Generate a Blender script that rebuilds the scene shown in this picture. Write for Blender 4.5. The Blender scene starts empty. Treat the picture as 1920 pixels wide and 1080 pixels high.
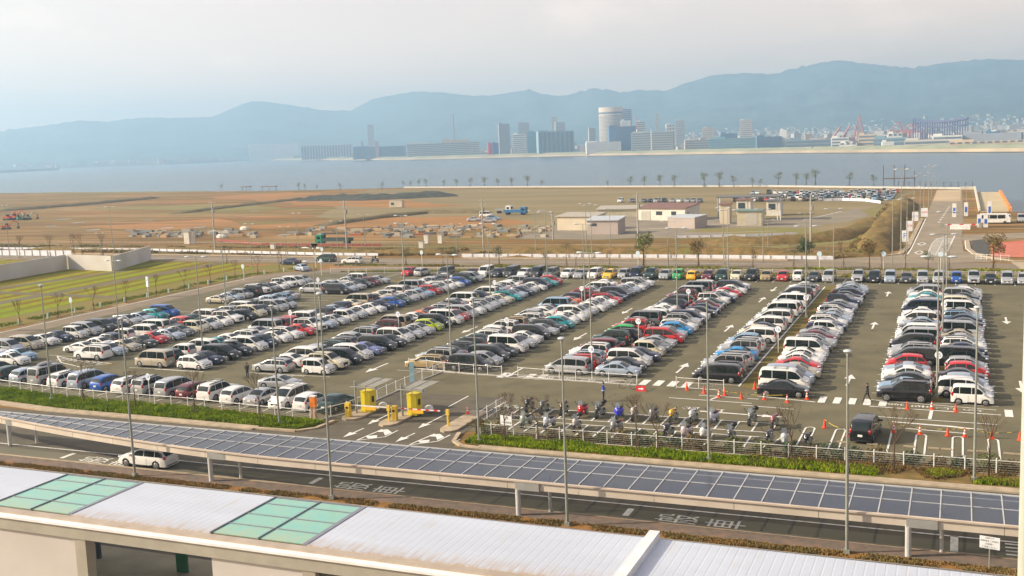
import bpy, bmesh, math, random
import numpy as np
from mathutils import Vector, Matrix, noise as mnoise
R = random.Random(7)
C = bpy.context.scene.collection
sc = bpy.context.scene
# ---------------- camera ----------------
CH = 23.5
FPX, PIT, ROL, YAW = 2005.5, .1327, -.03845, -.40006
_fw = Vector((math.sin(YAW)*math.cos(PIT), math.cos(YAW)*math.cos(PIT), -math.sin(PIT)))
_rt = Vector((math.cos(YAW), -math.sin(YAW), 0)); _up = _rt.cross(_fw)
_a = _rt*math.cos(ROL)+_up*math.sin(ROL); _b = -_rt*math.sin(ROL)+_up*math.cos(ROL); _c = _fw
cam = bpy.data.cameras.new('camera'); camo = bpy.data.objects.new('camera', cam); C.objects.link(camo)
M = Matrix((( _a.x, _b.x, -_c.x, 0), (_a.y, _b.y, -_c.y, 0), (_a.z, _b.z, -_c.z, CH), (0, 0, 0, 1)))
camo.matrix_world = M
cam.sensor_width = 36; cam.lens = FPX/1920*36; cam.clip_start = .5; cam.clip_end = 60000
sc.camera = camo
def ray(x, y): return _a*((x-960)/FPX)+_b*((540-y)/FPX)+_c
def G(x, y, z=0.0):                 # a place on the level z seen at a survey point of the photograph
    d = ray(x, y); t = (z-CH)/d.z
    return Vector((d.x*t, d.y*t, z))
def HT(X, Y, y):                    # height of a thing standing at X,Y whose top shows at row y
    lo, hi = -5., .7*math.hypot(X, Y)
    for _ in range(50):
        m = (lo+hi)/2; v = Vector((X, Y, m-CH)); py = 540-FPX*(v.dot(_b))/(v.dot(_c))
        if py > y: lo = m
        else: hi = m
    return lo
def PX(X, Y, Z=0.):
    v = Vector((X, Y, Z-CH)); return 960+FPX*v.dot(_a)/v.dot(_c), 540-FPX*v.dot(_b)/v.dot(_c)
# ---------------- light, sky ----------------
SUN_EL = math.radians(27); SUN_DIR = Vector((-.93, -.37, 0)).normalized()
az = math.atan2(SUN_DIR.x, SUN_DIR.y)          # clockwise from +Y
w = bpy.data.worlds.new('World'); sc.world = w; w.use_nodes = True
nt = w.node_tree; nt.nodes.clear()
sky = nt.nodes.new('ShaderNodeTexSky'); sky.sky_type = 'NISHITA'; sky.sun_disc = False
sky.sun_elevation = SUN_EL; sky.sun_rotation = az; sky.dust_density = 3.5; sky.air_density = 1.0; sky.altitude = 20
tc = nt.nodes.new('ShaderNodeTexCoord'); mp = nt.nodes.new('ShaderNodeMapping'); mp.inputs['Scale'].default_value = (1.2, 1.2, 5)
nz = nt.nodes.new('ShaderNodeTexNoise'); nz.inputs['Scale'].default_value = 2.6; nz.inputs['Detail'].default_value = 7; nz.inputs['Roughness'].default_value = .55
rp = nt.nodes.new('ShaderNodeValToRGB'); rp.color_ramp.elements[0].position = .36; rp.color_ramp.elements[0].color = (.84,)*3+(1,)
rp.color_ramp.elements[1].position = .72; rp.color_ramp.elements[1].color = (.98,)*3+(1,)
mx = nt.nodes.new('ShaderNodeMixRGB'); mx.inputs[2].default_value = (7.4, 5.4, 4.0, 1)
bg = nt.nodes.new('ShaderNodeBackground'); bg.inputs[1].default_value = .10
ow = nt.nodes.new('ShaderNodeOutputWorld')
L = nt.links.new
L(tc.outputs['Generated'], mp.inputs[0]); L(mp.outputs[0], nz.inputs[0]); L(nz.outputs[0], rp.inputs[0])
sx_ = nt.nodes.new('ShaderNodeSeparateXYZ'); L(tc.outputs['Generated'], sx_.inputs[0])
mr = nt.nodes.new('ShaderNodeMapRange'); mr.inputs[1].default_value = .04; mr.inputs[2].default_value = .55; mr.inputs[3].default_value = 1; mr.inputs[4].default_value = .25; L(sx_.outputs[2], mr.inputs[0])
ml = nt.nodes.new('ShaderNodeMath'); ml.operation = 'MULTIPLY'; lowr = nt.nodes.new('ShaderNodeValToRGB'); le = lowr.color_ramp.elements; le[0].position = .015; le[0].color = (1, .66, .40, 1); le[1].position = .13; le[1].color = (.76, .56, .445, 1)
L(sx_.outputs[2], lowr.inputs[0]); vm = nt.nodes.new('ShaderNodeVectorMath'); vm.operation = 'SCALE'; vm.inputs['Scale'].default_value = 11.6; L(lowr.outputs[0], vm.inputs[0]); L(vm.outputs[0], mx.inputs[2])
mp2 = nt.nodes.new('ShaderNodeMapping'); mp2.inputs['Scale'].default_value = (1, 1, 2.6); mp2.inputs['Location'].default_value = (.3, 0, .1); nz2 = nt.nodes.new('ShaderNodeTexNoise'); nz2.inputs['Scale'].default_value = 7; nz2.inputs['Detail'].default_value = 6; nz2.inputs['Roughness'].default_value = .6
cr = nt.nodes.new('ShaderNodeMapRange'); cr.inputs[1].default_value = .52; cr.inputs[2].default_value = .72; cr.inputs[3].default_value = 11.8; cr.inputs[4].default_value = 14.0
L(tc.outputs['Generated'], mp2.inputs[0]); L(mp2.outputs[0], nz2.inputs[0]); L(nz2.outputs[0], cr.inputs[0]); L(cr.outputs[0], vm.inputs['Scale'])
L(rp.outputs[0], ml.inputs[0]); L(mr.outputs[0], ml.inputs[1]); L(ml.outputs[0], mx.inputs[0]); L(sky.outputs[0], mx.inputs[1]); L(mx.outputs[0], bg.inputs[0]); L(bg.outputs[0], ow.inputs[0])
sl = bpy.data.lights.new('sun', 'SUN'); sl.energy = 4.6; sl.angle = math.radians(.7); sl.color = (1, .86, .66)
so = bpy.data.objects.new('sun', sl); C.objects.link(so)
toS = Vector((SUN_DIR.x*math.cos(SUN_EL), SUN_DIR.y*math.cos(SUN_EL), math.sin(SUN_EL)))
so.rotation_euler = toS.to_track_quat('Z', 'Y').to_euler()
sc.view_settings.view_transform = 'Standard'; sc.view_settings.look = 'None'; sc.view_settings.exposure = 0.86; sc.view_settings.gamma = 1
sc.view_settings.use_curve_mapping = False
sc.cycles.volume_bounces = 2; sc.cycles.max_bounces = 5; sc.cycles.transparent_max_bounces = 12
# ---------------- materials ----------------
MATS = {}
def mat(name, col, rough=.7, metal=0., col2=None, scale=1., bump=0., detail=4., spec=.5, coat=0., stretch=None, col3=None, lo=.35, hi=.65, trans=0., alpha=1., bscale=None, obj=True):
    if name in MATS: return MATS[name]
    if rough >= .85: spec = min(spec, .1)
    m = bpy.data.materials.new(name); m.use_nodes = True; MATS[name] = m
    t = m.node_tree; b = t.nodes['Principled BSDF']
    b.inputs['Roughness'].default_value = rough; b.inputs['Metallic'].default_value = metal
    b.inputs['Specular IOR Level'].default_value = spec; b.inputs['Coat Weight'].default_value = coat; b.inputs['Coat Roughness'].default_value = .05
    b.inputs['Transmission Weight'].default_value = trans; b.inputs['Alpha'].default_value = alpha
    if col2 is None: col2 = tuple(c*.86 for c in col)
    tcn = t.nodes.new('ShaderNodeTexCoord'); mpn = t.nodes.new('ShaderNodeMapping')
    if stretch: mpn.inputs['Scale'].default_value = stretch
    t.links.new(tcn.outputs['Object'], mpn.inputs[0])
    n = t.nodes.new('ShaderNodeTexNoise'); n.inputs['Scale'].default_value = scale; n.inputs['Detail'].default_value = detail
    t.links.new(mpn.outputs[0], n.inputs[0])
    r = t.nodes.new('ShaderNodeValToRGB'); e = r.color_ramp.elements
    e[0].position = lo; e[0].color = (*col2, 1); e[1].position = hi; e[1].color = (*col, 1)
    if col3: x = e.new((lo+hi)/2); x.color = (*col3, 1)
    t.links.new(n.outputs[0], r.inputs[0]); t.links.new(r.outputs[0], b.inputs['Base Color'])
    if bump:
        bp = t.nodes.new('ShaderNodeBump'); bp.inputs['Strength'].default_value = bump; bp.inputs['Distance'].default_value = .05
        n2 = n
        if bscale:
            n2 = t.nodes.new('ShaderNodeTexNoise'); n2.inputs['Scale'].default_value = bscale; n2.inputs['Detail'].default_value = 3
            t.links.new(mpn.outputs[0], n2.inputs[0])
        t.links.new(n2.outputs[0], bp.inputs['Height']); t.links.new(bp.outputs[0], b.inputs['Normal'])
    return m
def mat2(m, scale, col, fac=.5, lo=.5, hi=.7, stretch=None):
    # lays a second, larger patchwork of colour over a material
    t = m.node_tree; b = t.nodes['Principled BSDF']; src = b.inputs['Base Color'].links[0].from_socket
    tcn = t.nodes.new('ShaderNodeTexCoord'); mpn = t.nodes.new('ShaderNodeMapping')
    if stretch: mpn.inputs['Scale'].default_value = stretch
    n = t.nodes.new('ShaderNodeTexNoise'); n.inputs['Scale'].default_value = scale; n.inputs['Detail'].default_value = 5
    r = t.nodes.new('ShaderNodeMapRange'); r.inputs[1].default_value = lo; r.inputs[2].default_value = hi; r.inputs[4].default_value = fac
    x = t.nodes.new('ShaderNodeMixRGB'); x.inputs[2].default_value = (*col, 1)
    t.links.new(tcn.outputs['Object'], mpn.inputs[0]); t.links.new(mpn.outputs[0], n.inputs[0]); t.links.new(n.outputs[0], r.inputs[0])
    t.links.new(r.outputs[0], x.inputs[0]); t.links.new(src, x.inputs[1]); t.links.new(x.outputs[0], b.inputs['Base Color'])
    return m
def stain(m, y0, y1, col, fac=.7, scale=(2.2, .35, 1)):
    # dirt gathered along the lower edge of a roof sheet
    t = m.node_tree; b = t.nodes['Principled BSDF']; src = b.inputs['Base Color'].links[0].from_socket
    tcn = t.nodes.new('ShaderNodeTexCoord'); sp_ = t.nodes.new('ShaderNodeSeparateXYZ'); mpn = t.nodes.new('ShaderNodeMapping'); mpn.inputs['Scale'].default_value = scale
    n = t.nodes.new('ShaderNodeTexNoise'); n.inputs['Scale'].default_value = 1.6; n.inputs['Detail'].default_value = 6
    r = t.nodes.new('ShaderNodeMapRange'); r.inputs[1].default_value = y1; r.inputs[2].default_value = y0; mu = t.nodes.new('ShaderNodeMath'); mu.operation = 'MULTIPLY'
    r2 = t.nodes.new('ShaderNodeMapRange'); r2.inputs[1].default_value = .35; r2.inputs[2].default_value = .65; r2.inputs[4].default_value = fac
    x = t.nodes.new('ShaderNodeMixRGB'); x.inputs[2].default_value = (*col, 1)
    k = t.links.new; k(tcn.outputs['Object'], sp_.inputs[0]); k(tcn.outputs['Object'], mpn.inputs[0]); k(mpn.outputs[0], n.inputs[0]); k(sp_.outputs[1], r.inputs[0]); k(n.outputs[0], r2.inputs[0]); k(r.outputs[0], mu.inputs[0]); k(r2.outputs[0], mu.inputs[1]); k(mu.outputs[0], x.inputs[0]); k(src, x.inputs[1]); k(x.outputs[0], b.inputs['Base Color'])
asph = mat('asphalt_lot', (.160, .142, .088), .9, col2=(.125, .112, .070), scale=.35, detail=8, bump=.2, bscale=25)
mat2(asph, .05, (.195, .17, .108), .6, stretch=(.3, 1, 1)); mat2(asph, 6., (.09, .085, .07), .45, .55, .75); mat2(asph, .9, (.085, .08, .065), .5, .62, .72, (1, .35, 1))
road = mat('asphalt_road', (.145, .125, .092), .9, col2=(.11, .098, .075), scale=.5, detail=8, bump=.2, bscale=25)
mat2(road, .4, (.09, .082, .065), .6, stretch=(.12, 1.6, 1)); mat2(road, 7., (.075, .07, .06), .4, .55, .75)
paintw = mat('road_paint', (.72, .70, .64), .7, col2=(.42, .40, .36), scale=3., lo=.25, hi=.5)
conc = mat('concrete_kerb', (.46, .37, .26), .85, col2=(.33, .27, .19), scale=1.2, bump=.1)
concg = mat('concrete_grey', (.36, .34, .30), .85, col2=(.27, .25, .22), scale=1.1, bump=.1)
white = mat('white_metal', (.78, .77, .74), .45, col2=(.6, .59, .56), scale=2.)
steel = mat('galvanised_steel', (.31, .32, .28), .5, .2, col2=(.25, .26, .22), scale=1.5)
dark = mat('black_plastic', (.018, .018, .02), .5, col2=(.012, .012, .012))
tyre = mat('tyre_rubber', (.022, .022, .022), .8)
rim = mat('wheel_rim', (.42, .42, .43), .3, .7)
glass = mat('car_glass', (.014, .024, .024), .09, 0, col2=(.008, .013, .013), spec=.5, scale=.8)
lampm = mat('headlight_glass', (.62, .66, .70), .1, .3, spec=1)
redl = mat('tail_light', (.45, .012, .012), .15, spec=.8)
plate = mat('number_plate', (.75, .75, .72), .5)
green = mat('grass_green', (.27, .34, .012), .9, col2=(.12, .19, .008), scale=1.1, col3=(.19, .26, .01), bump=.3)
drygr = mat('grass_dry', (.23, .145, .055), .9, col2=(.125, .095, .032), scale=.8, bump=.3)
mat2(drygr, .25, (.13, .15, .035), .7, .55, .75)
orange = mat('cone_orange', (.78, .075, .018), .5)
wood = mat('bark', (.14, .09, .055), .9, col2=(.09, .06, .04), scale=6)
MARKS = 0
# ---------------- mesh helpers ----------------
class MB:
    def __init__(s): s.v = []; s.f = []; s.m = []
    def add(s, v, f, m=0):
        o = len(s.v); s.v += [tuple(p) for p in v]; s.f += [tuple(i+o for i in q) for q in f]; s.m += ([m]*len(f) if isinstance(m, int) else list(m)); return s
    def box(s, x0, x1, y0, y1, z0, z1, m=0, Mx=None):
        v = [Vector(p) for p in ((x0,y0,z0),(x1,y0,z0),(x1,y1,z0),(x0,y1,z0),(x0,y0,z1),(x1,y0,z1),(x1,y1,z1),(x0,y1,z1))]
        if Mx: v = [Mx @ p for p in v]
        return s.add(v, [(3,2,1,0),(4,5,6,7),(0,1,5,4),(1,2,6,5),(2,3,7,6),(3,0,4,7)], m)
    def tube(s, p, q, r, r2=None, n=8, m=0, cap=True):
        p, q = Vector(p), Vector(q); r2 = r if r2 is None else r2
        d = (q-p).normalized(); u = d.orthogonal().normalized(); w_ = d.cross(u)
        v = []
        for c, rr in ((p, r), (q, r2)):
            for i in range(n):
                a = 2*math.pi*i/n; v.append(c+u*math.cos(a)*rr+w_*math.sin(a)*rr)
        f = [(i, (i+1) % n, n+(i+1) % n, n+i) for i in range(n)]
        if cap: f += [tuple(range(n-1, -1, -1)), tuple(range(n, 2*n))]
        return s.add(v, f, m)
    def path(s, pts, r, n=6, m=0):
        for i in range(len(pts)-1):
            s.tube(pts[i], pts[i+1], r[i] if isinstance(r, (list, tuple)) else r, r[i+1] if isinstance(r, (list, tuple)) else r, n, m)
        return s
    def prism(s, poly, z0, z1, m=0, side=None):
        n = len(poly); ar = sum(poly[i][0]*poly[(i+1) % n][1]-poly[(i+1) % n][0]*poly[i][1] for i in range(n))
        if ar < 0: poly = poly[::-1]
        v = [(p[0], p[1], z0) for p in poly]+[(p[0], p[1], z1) for p in poly]
        sd = m if side is None else side
        return s.add(v, [tuple(range(n-1, -1, -1)), tuple(range(n, 2*n))]+[(i, (i+1) % n, n+(i+1) % n, n+i) for i in range(n)], [m, m]+[sd]*n)
    def flat(s, poly, z, m=0):
        n = len(poly); ar = sum(poly[i][0]*poly[(i+1) % n][1]-poly[(i+1) % n][0]*poly[i][1] for i in range(n))
        if ar < 0: poly = poly[::-1]
        return s.add([(p[0], p[1], z) for p in poly], [tuple(range(n))], m)
    def line(s, p, q, wd, z, m=0):
        p = Vector((p[0], p[1])); q = Vector((q[0], q[1])); d = (q-p).normalized(); n = Vector((-d.y, d.x))*wd/2
        return s.flat([p-n, q-n, q+n, p+n], z, m)
    def ball(s, c, r, m=0, nu=8, nv=5, sc_=(1, 1, 1)):
        v = [(c[0], c[1], c[2]-r*sc_[2])]
        for j in range(1, nv):
            t = -math.pi/2+math.pi*j/nv
            for i in range(nu):
                a = 2*math.pi*i/nu; v.append((c[0]+r*sc_[0]*math.cos(t)*math.cos(a), c[1]+r*sc_[1]*math.cos(t)*math.sin(a), c[2]+r*sc_[2]*math.sin(t)))
        v.append((c[0], c[1], c[2]+r*sc_[2])); f = []
        for i in range(nu): f.append((0, 1+(i+1) % nu, 1+i))
        for j in range(nv-2):
            for i in range(nu): a = 1+j*nu+i; b2 = 1+j*nu+(i+1) % nu; f.append((a, b2, b2+nu, a+nu))
        e = len(v)-1; o = 1+(nv-2)*nu
        for i in range(nu): f.append((e, o+i, o+(i+1) % nu))
        return s.add(v, f, m)
    def mesh(s, name, mats, smooth=None):
        me = bpy.data.meshes.new(name); me.from_pydata(s.v, [], s.f)
        for x in (mats if isinstance(mats, (list, tuple)) else [mats]): me.materials.append(x)
        if len(me.polygons) == len(s.m): me.polygons.foreach_set('material_index', s.m)
        if smooth: me.polygons.foreach_set('use_smooth', [True]*len(me.polygons)); me.update(); me.set_sharp_from_angle(angle=math.radians(smooth))
        me.update(); return me
    def build(s, name, mats, parent=None, smooth=None):
        o = bpy.data.objects.new(name, s.mesh(name, mats, smooth)); C.objects.link(o)
        if parent: o.parent = parent
        return o
def tag(o, label=None, cat=None, group=None, kind=None):
    if label: o['label'] = label
    if cat: o['category'] = cat
    if group: o['group'] = group
    if kind: o['kind'] = kind
    return o
def thing(name, label, cat, loc=(0, 0, 0), rz=0, group=None):
    o = bpy.data.objects.new(name, None); o.empty_display_size = .2; C.objects.link(o)
    o.location = loc; o.rotation_euler = (0, 0, rz); return tag(o, label, cat, group)
def struct(mb, name, mats, smooth=None): return tag(mb.build(name, mats, None, smooth), kind='structure')
def obj(name, me, parent=None):
    o = bpy.data.objects.new(name, me); C.objects.link(o)
    if parent: o.parent = parent
    return o
def dup(root, loc, rz=0, label=None, group=None, cat=None, s=1.):
    r = root.copy(); C.objects.link(r); r.location = loc; r.rotation_euler = (0, 0, rz); r.scale = (s,)*3
    tag(r, label, cat, group)
    for ch in root.children:
        c = ch.copy(); C.objects.link(c); c.parent = r
        for g in ch.children: d = g.copy(); C.objects.link(d); d.parent = c
    return r
ORD = ['first','second','third','fourth','fifth','sixth','seventh','eighth','ninth','tenth','eleventh','twelfth','thirteenth','fourteenth','fifteenth','sixteenth','seventeenth','eighteenth','nineteenth','twentieth','twenty-first','twenty-second','twenty-third','twenty-fourth','twenty-fifth','twenty-sixth','twenty-seventh','twenty-eighth','twenty-ninth','thirtieth','thirty-first','thirty-second','thirty-third','thirty-fourth','thirty-fifth','thirty-sixth','thirty-seventh','thirty-eighth','thirty-ninth','fortieth']
def P2(*pts): return [tuple(G(*p))[:2] for p in pts]
def text(s, size, m, name='lettering', ext=0.):
    cu = bpy.data.curves.new(name, 'FONT'); cu.body = s; cu.size = size; cu.extrude = ext; cu.align_x = 'CENTER'; cu.align_y = 'CENTER'
    o = bpy.data.objects.new(name, cu); C.objects.link(o); bpy.context.view_layer.update()
    me = bpy.data.meshes.new_from_object(o); bpy.data.objects.remove(o); me.materials.clear(); me.materials.append(m)
    return me
# ================= SETTING =================
def jag(poly, amp, step):
    # an uneven edge
    out = []; n = len(poly)
    for i in range(n):
        a = Vector(poly[i][:2]); b = Vector(poly[(i+1) % n][:2]); k = max(1, int((b-a).length/step)); d = (b-a); nn = Vector((-d.y, d.x)).normalized()
        for j in range(k):
            p = a+d*j/k; out.append(tuple(p+nn*amp*(mnoise.noise(Vector((p.x*.9/step, p.y*.9/step, 3)))*1.6)))
    return out
dirt = mat('bare_earth', (.29, .155, .045), .95, col2=(.16, .092, .028), scale=.035, detail=9, stretch=(.35, 1.5, 1), lo=.3, hi=.7)
mat2(dirt, .012, (.20, .16, .05), .85, .48, .62, (.5, 2.2, 1)); mat2(dirt, .02, (.41, .28, .13), .7, .52, .68, (.45, 1.6, 1)); mat2(dirt, .5, (.17, .12, .055), .4, .5, .75, (.3, 1.5, 1))
mat2(dirt, .03, (.34, .15, .055), .75, .52, .62, (.3, 2.4, 1)); mat2(dirt, .11, (.13, .085, .035), .75, .5, .6, (.18, 2.2, 1)); mat2(dirt, .35, (.12, .09, .04), .5, .52, .62, (.25, 1.8, 1)); mat2(dirt, .09, (.42, .31, .17), .55, .58, .68, (.2, 2.5, 1)); mat2(dirt, .045, (.13, .13, .04), .65, .56, .66, (.25, 1.8, 1)); mat2(dirt, .06, (.15, .15, .05), .5, .6, .7, (.3, 1.6, 1))
shore = [(-1500, 700), (-745, 666), (-560, 620), (-418, 584), (-316, 585), (-200, 545), (-82, 503), (-30, 470), (4.2, 449), (4.6, 330), (12.3, 325), (60, 322), (400, 300), (400, -150), (-1500, -150)]
g = MB(); g.prism(shore, -6, 0)
struct(g, 'ground', dirt)
wat = mat('sea_water', (.035, .09, .13), .25, col2=(.05, .105, .145), scale=.004, stretch=(.4, 1.5, 1), spec=.36)
t = wat.node_tree; bsn = t.nodes['Principled BSDF']
tcn = t.nodes.new('ShaderNodeTexCoord'); n1 = t.nodes.new('ShaderNodeTexNoise'); n1.inputs['Scale'].default_value = .22; n1.inputs['Detail'].default_value = 5
mpn = t.nodes.new('ShaderNodeMapping'); mpn.inputs['Scale'].default_value = (.5, 1, 1)
bp = t.nodes.new('ShaderNodeBump'); bp.inputs['Strength'].default_value = .35; bp.inputs['Distance'].default_value = 3.
t.links.new(tcn.outputs['Object'], mpn.inputs[0]); t.links.new(mpn.outputs[0], n1.inputs[0]); t.links.new(n1.outputs[0], bp.inputs['Height']); t.links.new(bp.outputs[0], bsn.inputs['Normal'])
g = MB(); g.flat([(-6900, -500), (5000, -500), (5000, 7200), (-6900, 7200)], -3)
struct(g, 'water', wat)
g = MB(); g.flat([(-7000, -600), (5100, -600), (5100, 7300), (-7000, 7300)], -14)
struct(g, 'sea_bed', concg)
# asphalt
g = MB(); g.flat([(-122, 99), (-124, 109), (-126.5, 171), (-120, 181), (-95, 187.5), (110, 187.5), (110, 78.4), (-51, 78.4), (-53, 78.7), (-67, 80.2), (-84, 80.6), (-93.4, 82), (-112, 85.5)], .02)
struct(g, 'parking_lot', asph)
g = MB(); g.flat([(-170, 61.8), (60, 61.8), (60, 73.9), (-36.8, 73.9), (-37.6, 76.), (-38, 90), (-50.5, 90), (-50, 76.5), (-51.6, 74.2), (-170, 75.2)], .024)
g.flat([(-150, 48.3), (60, 48.3), (60, 56.8), (-150, 56.8)], .02)
struct(g, 'road', road)
g = MB()   # service road left of the lot, and the lane crossing behind it
lane = mat('lane_asphalt', (.25, .20, .145), .9, col2=(.20, .165, .12), scale=.3, bump=.1)
g.flat([(-170, 81), (-120.5, 85), (-119.5, 99), (-120, 110), (-122, 160), (-121, 172), (-116, 179), (-106, 184), (-80, 185.8), (120, 185.8), (120, 189), (-80, 189.2), (-108, 189), (-119, 184), (-126, 176), (-127.5, 171), (-125.5, 109), (-124, 99), (-128, 90), (-170, 88)], .028)
g.flat([(-300, 197.5), (-175, 196), (-130, 193.5), (-118, 192.6), (120, 192.6), (120, 201.5), (8, 201.5), (-7, 204), (-46, 203.5), (-118, 204), (-145, 205), (-300, 211)], .028)
struct(g, 'far_road', lane)
g = MB()
g.flat([(-9.9, 201.5), (5.2, 203.5), (3.2, 214), (.6, 222), (.2, 245), (.6, 300), (.4, 370), (.2, 446), (-8.8, 446), (-8.8, 370), (-8.7, 303), (-8.9, 228), (-9.6, 216), (-13, 212), (-30, 204)], .034)
g.flat([(.2, 243), (3, 241), (30, 262), (110, 262), (110, 268), (30, 268), (0.4, 256)], .036)
struct(g, 'pier_road', mat('pier_asphalt', (.30, .245, .175), .9, col2=(.24, .2, .145), scale=.2, bump=.1))
g = MB()
g.flat([(-8.6, 375), (-.2, 375), (-.2, 445), (-8.6, 445)], .05)
struct(g, 'pier_deck', mat('pale_concrete', (.50, .38, .24), .9, col2=(.40, .31, .2), scale=.08))
# compact yards
yard = mat('compact_yard', (.26, .205, .11), .95, col2=(.20, .16, .08), scale=.03, stretch=(.4, 1.5, 1), detail=8)
g = MB(); g.flat(jag([(-215, 330), (-150, 300), (-96, 262), (-40, 248), (-20, 262), (-18, 330), (-16, 440), (-60, 480), (-180, 520), (-290, 560), (-330, 560)], 5, 12), .03)
struct(g, 'gravel_yard', yard)
g = MB(); g.flat(jag([(-106, 249), (-80, 246), (-45, 262), (-27, 300), (-20, 345), (-28, 350), (-38, 318), (-50, 310), (-64, 315), (-86, 330), (-108, 300)], 1.5, 6), .036)
struct(g, 'yard_road', mat('yard_asphalt', (.27, .23, .17), .9, col2=(.21, .18, .14), scale=.1))
g = MB(); g.flat(jag([(-230, 295), (-205, 286), (-160, 288), (-135, 262), (-118, 300), (-150, 330), (-180, 330)], 4, 10), .032)
g.flat(jag([(-300, 300), (-250, 280), (-225, 300), (-260, 330)], 4, 10), .032)
g.flat(jag([(-420, 520), (-250, 400), (-200, 380), (-180, 392), (-240, 440), (-380, 560)], 6, 14), .033)
struct(g, 'earth_patch', mat('orange_earth', (.36, .18, .065), .95, col2=(.25, .14, .055), scale=.05, stretch=(.4, 1.4, 1)))
g = MB()
for q in ([(-64, 268), (-47, 257), (-30, 253), (-27, 262), (-35, 275), (-47, 279), (-62, 277)], [(-19, 262), (-15, 268), (-15.5, 300), (-20, 310), (-24, 290)], [(-20, 330), (-12, 326), (-12, 350), (-19, 352)], [(-420, 420), (-300, 380), (-270, 392), (-330, 430)], [(-700, 640), (-500, 590), (-470, 600), (-680, 655)], [(-20, 296), (-14, 300), (-15, 345), (-24, 360), (-28, 340)], [(-60, 232), (-35, 226), (-18, 240), (-22, 262), (-34, 244)]): g.flat(jag(q, 1.6, 5), .042)
struct(g, 'grass_patch', mat('meadow', (.19, .19, .06), .95, col2=(.24, .18, .08), scale=.15, stretch=(.4, 1.4, 1)))
g = MB()
for (x, y, l_) in ((100, 412, 38), (135, 418, 24), (85, 425, 20), (160, 432, 30), (300, 428, 26), (362, 427, 24), (270, 414, 16), (40, 393, 70), (520, 441, 26), (470, 396, 16), (1010, 395, 14)):
    a, b2 = G(x, y), G(x+l_, y-l_*.04); g.flat(jag([(a.x, a.y), ((a.x+b2.x)/2, (a.y+b2.y)/2-2.5), (b2.x, b2.y), ((a.x+b2.x)/2, (a.y+b2.y)/2+2.5)], .5, 3), .05)
struct(g, 'puddle', mat('puddle_water', (.30, .27, .22), .12, spec=.6))
# low banks and ridges of the earth works: real relief
def ridge(name, pts, wdt, h, m, label=None):
    g = MB(); rows = []; n = len(pts)
    fine = []
    for i in range(n-1):
        a, b2 = Vector(pts[i]), Vector(pts[i+1]); k = max(2, int((b2-a).length/3))
        fine += [a+(b2-a)*j/k for j in range(k)]
    fine.append(Vector(pts[-1]))
    K = 9
    for i, p in enumerate(fine):
        q = fine[min(i+1, len(fine)-1)]-fine[max(i-1, 0)]; nn = Vector((-q.y, q.x)).normalized()
        e = min(1, min(i, len(fine)-1-i)/3.)
        for j in range(K):
            s_ = j/(K-1)*2-1; hh = h*e*max(0, 1-s_*s_)**.8*(1+.45*mnoise.noise(Vector((p.x*.2, p.y*.2, j*.6)))+.3*mnoise.noise(Vector((p.x*.7, p.y*.7, j*1.1))))
            c = p+nn*wdt/2*s_*(1+.3*mnoise.noise(Vector((p.x*.1, p.y*.1, 9)))); g.v.append((c.x, c.y, hh-.12 if j in (0, K-1) or e == 0 else max(hh, .02)))
    for i in range(len(fine)-1):
        for j in range(K-1): a = i*K+j; g.f.append((a, a+1, a+K+1, a+K)[::-1]); g.m.append(0)
    return tag(g.build(name, m, None, 60), kind='structure')
ridge('gravel_mound', [tuple(G(575, 374).xy), tuple(G(700, 373).xy), tuple(G(860, 366).xy)], 30, 2.2, mat('dark_gravel', (.085, .085, .065), .95, col2=(.05, .055, .05), scale=.4))
tr = mat('track_earth', (.18, .14, .075), .95, col2=(.13, .105, .055), scale=.2)
ridge('earth_bank', [tuple(G(-20, 398).xy), tuple(G(150, 385).xy), tuple(G(300, 371).xy)], 9, 1.3, tr)
ridge('earth_bank', [tuple(G(320, 402).xy), tuple(G(480, 383).xy), tuple(G(580, 372).xy)], 8, 1.0, tr)
ridge('earth_bank', [tuple(G(590, 425).xy), tuple(G(700, 410).xy), tuple(G(800, 400).xy), tuple(G(930, 399).xy)], 7, 1.1, tr)
ridge('earth_bank', [(-35.5, 206.6), (-20, 212), (-14, 217)], 5, 1.0, drygr)
ridge('embankment', [(-15.5, 216), (-16.5, 260), (-17, 300), (-16, 345), (-18, 372)], 8.5, 2.0, drygr)
ridge('embankment', [(-240, 217.5), (-190, 217), (-125, 213), (-110, 214), (-102, 220)], 7, 1.0, drygr)
ridge('embankment', [(-96, 209.6), (-70, 212), (-45, 212), (-24, 210)], 8, 1.7, drygr)
ridge('embankment', [(-56, 237), (-40, 235), (-27, 246), (-22, 268), (-19.5, 300)], 10, 1.6, drygr)
# shore edge: seawall, promenade
g = MB()
sp = [(-316, 584), (-200, 544), (-82, 502), (-30, 469), (3.5, 448)]
for a, b2 in zip(sp[:-1], sp[1:]):
    A, B = Vector(a), Vector(b2); d = (B-A).normalized(); n = Vector((-d.y, d.x))
    g.prism([tuple(A-n*.3), tuple(B-n*.3), tuple(B-n*.8), tuple(A-n*.8)], 0, .75)
tag(g.build('seawall', mat('seawall_concrete', (.50, .49, .45), .8)), 'long low white seawall along the near shore behind the earth field', 'seawall')
g = MB(); g.flat([(5.8, 421), (12.2, 419.5), (11.9, 329), (4.8, 329)], .3); g.prism([(4.6, 326), (12.2, 326), (12.6, 421), (5.0, 423)], -5, .25, 0)
struct(g, 'sand_jetty', mat('jetty_sand', (.52, .43, .27), .9, col2=(.44, .37, .24), scale=.1))
g = MB(); g.box(4.5, 5.0, 326, 450, 0, 1.1); g.box(-.5, 4.6, 446.5, 447, 0, 1.1)
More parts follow.
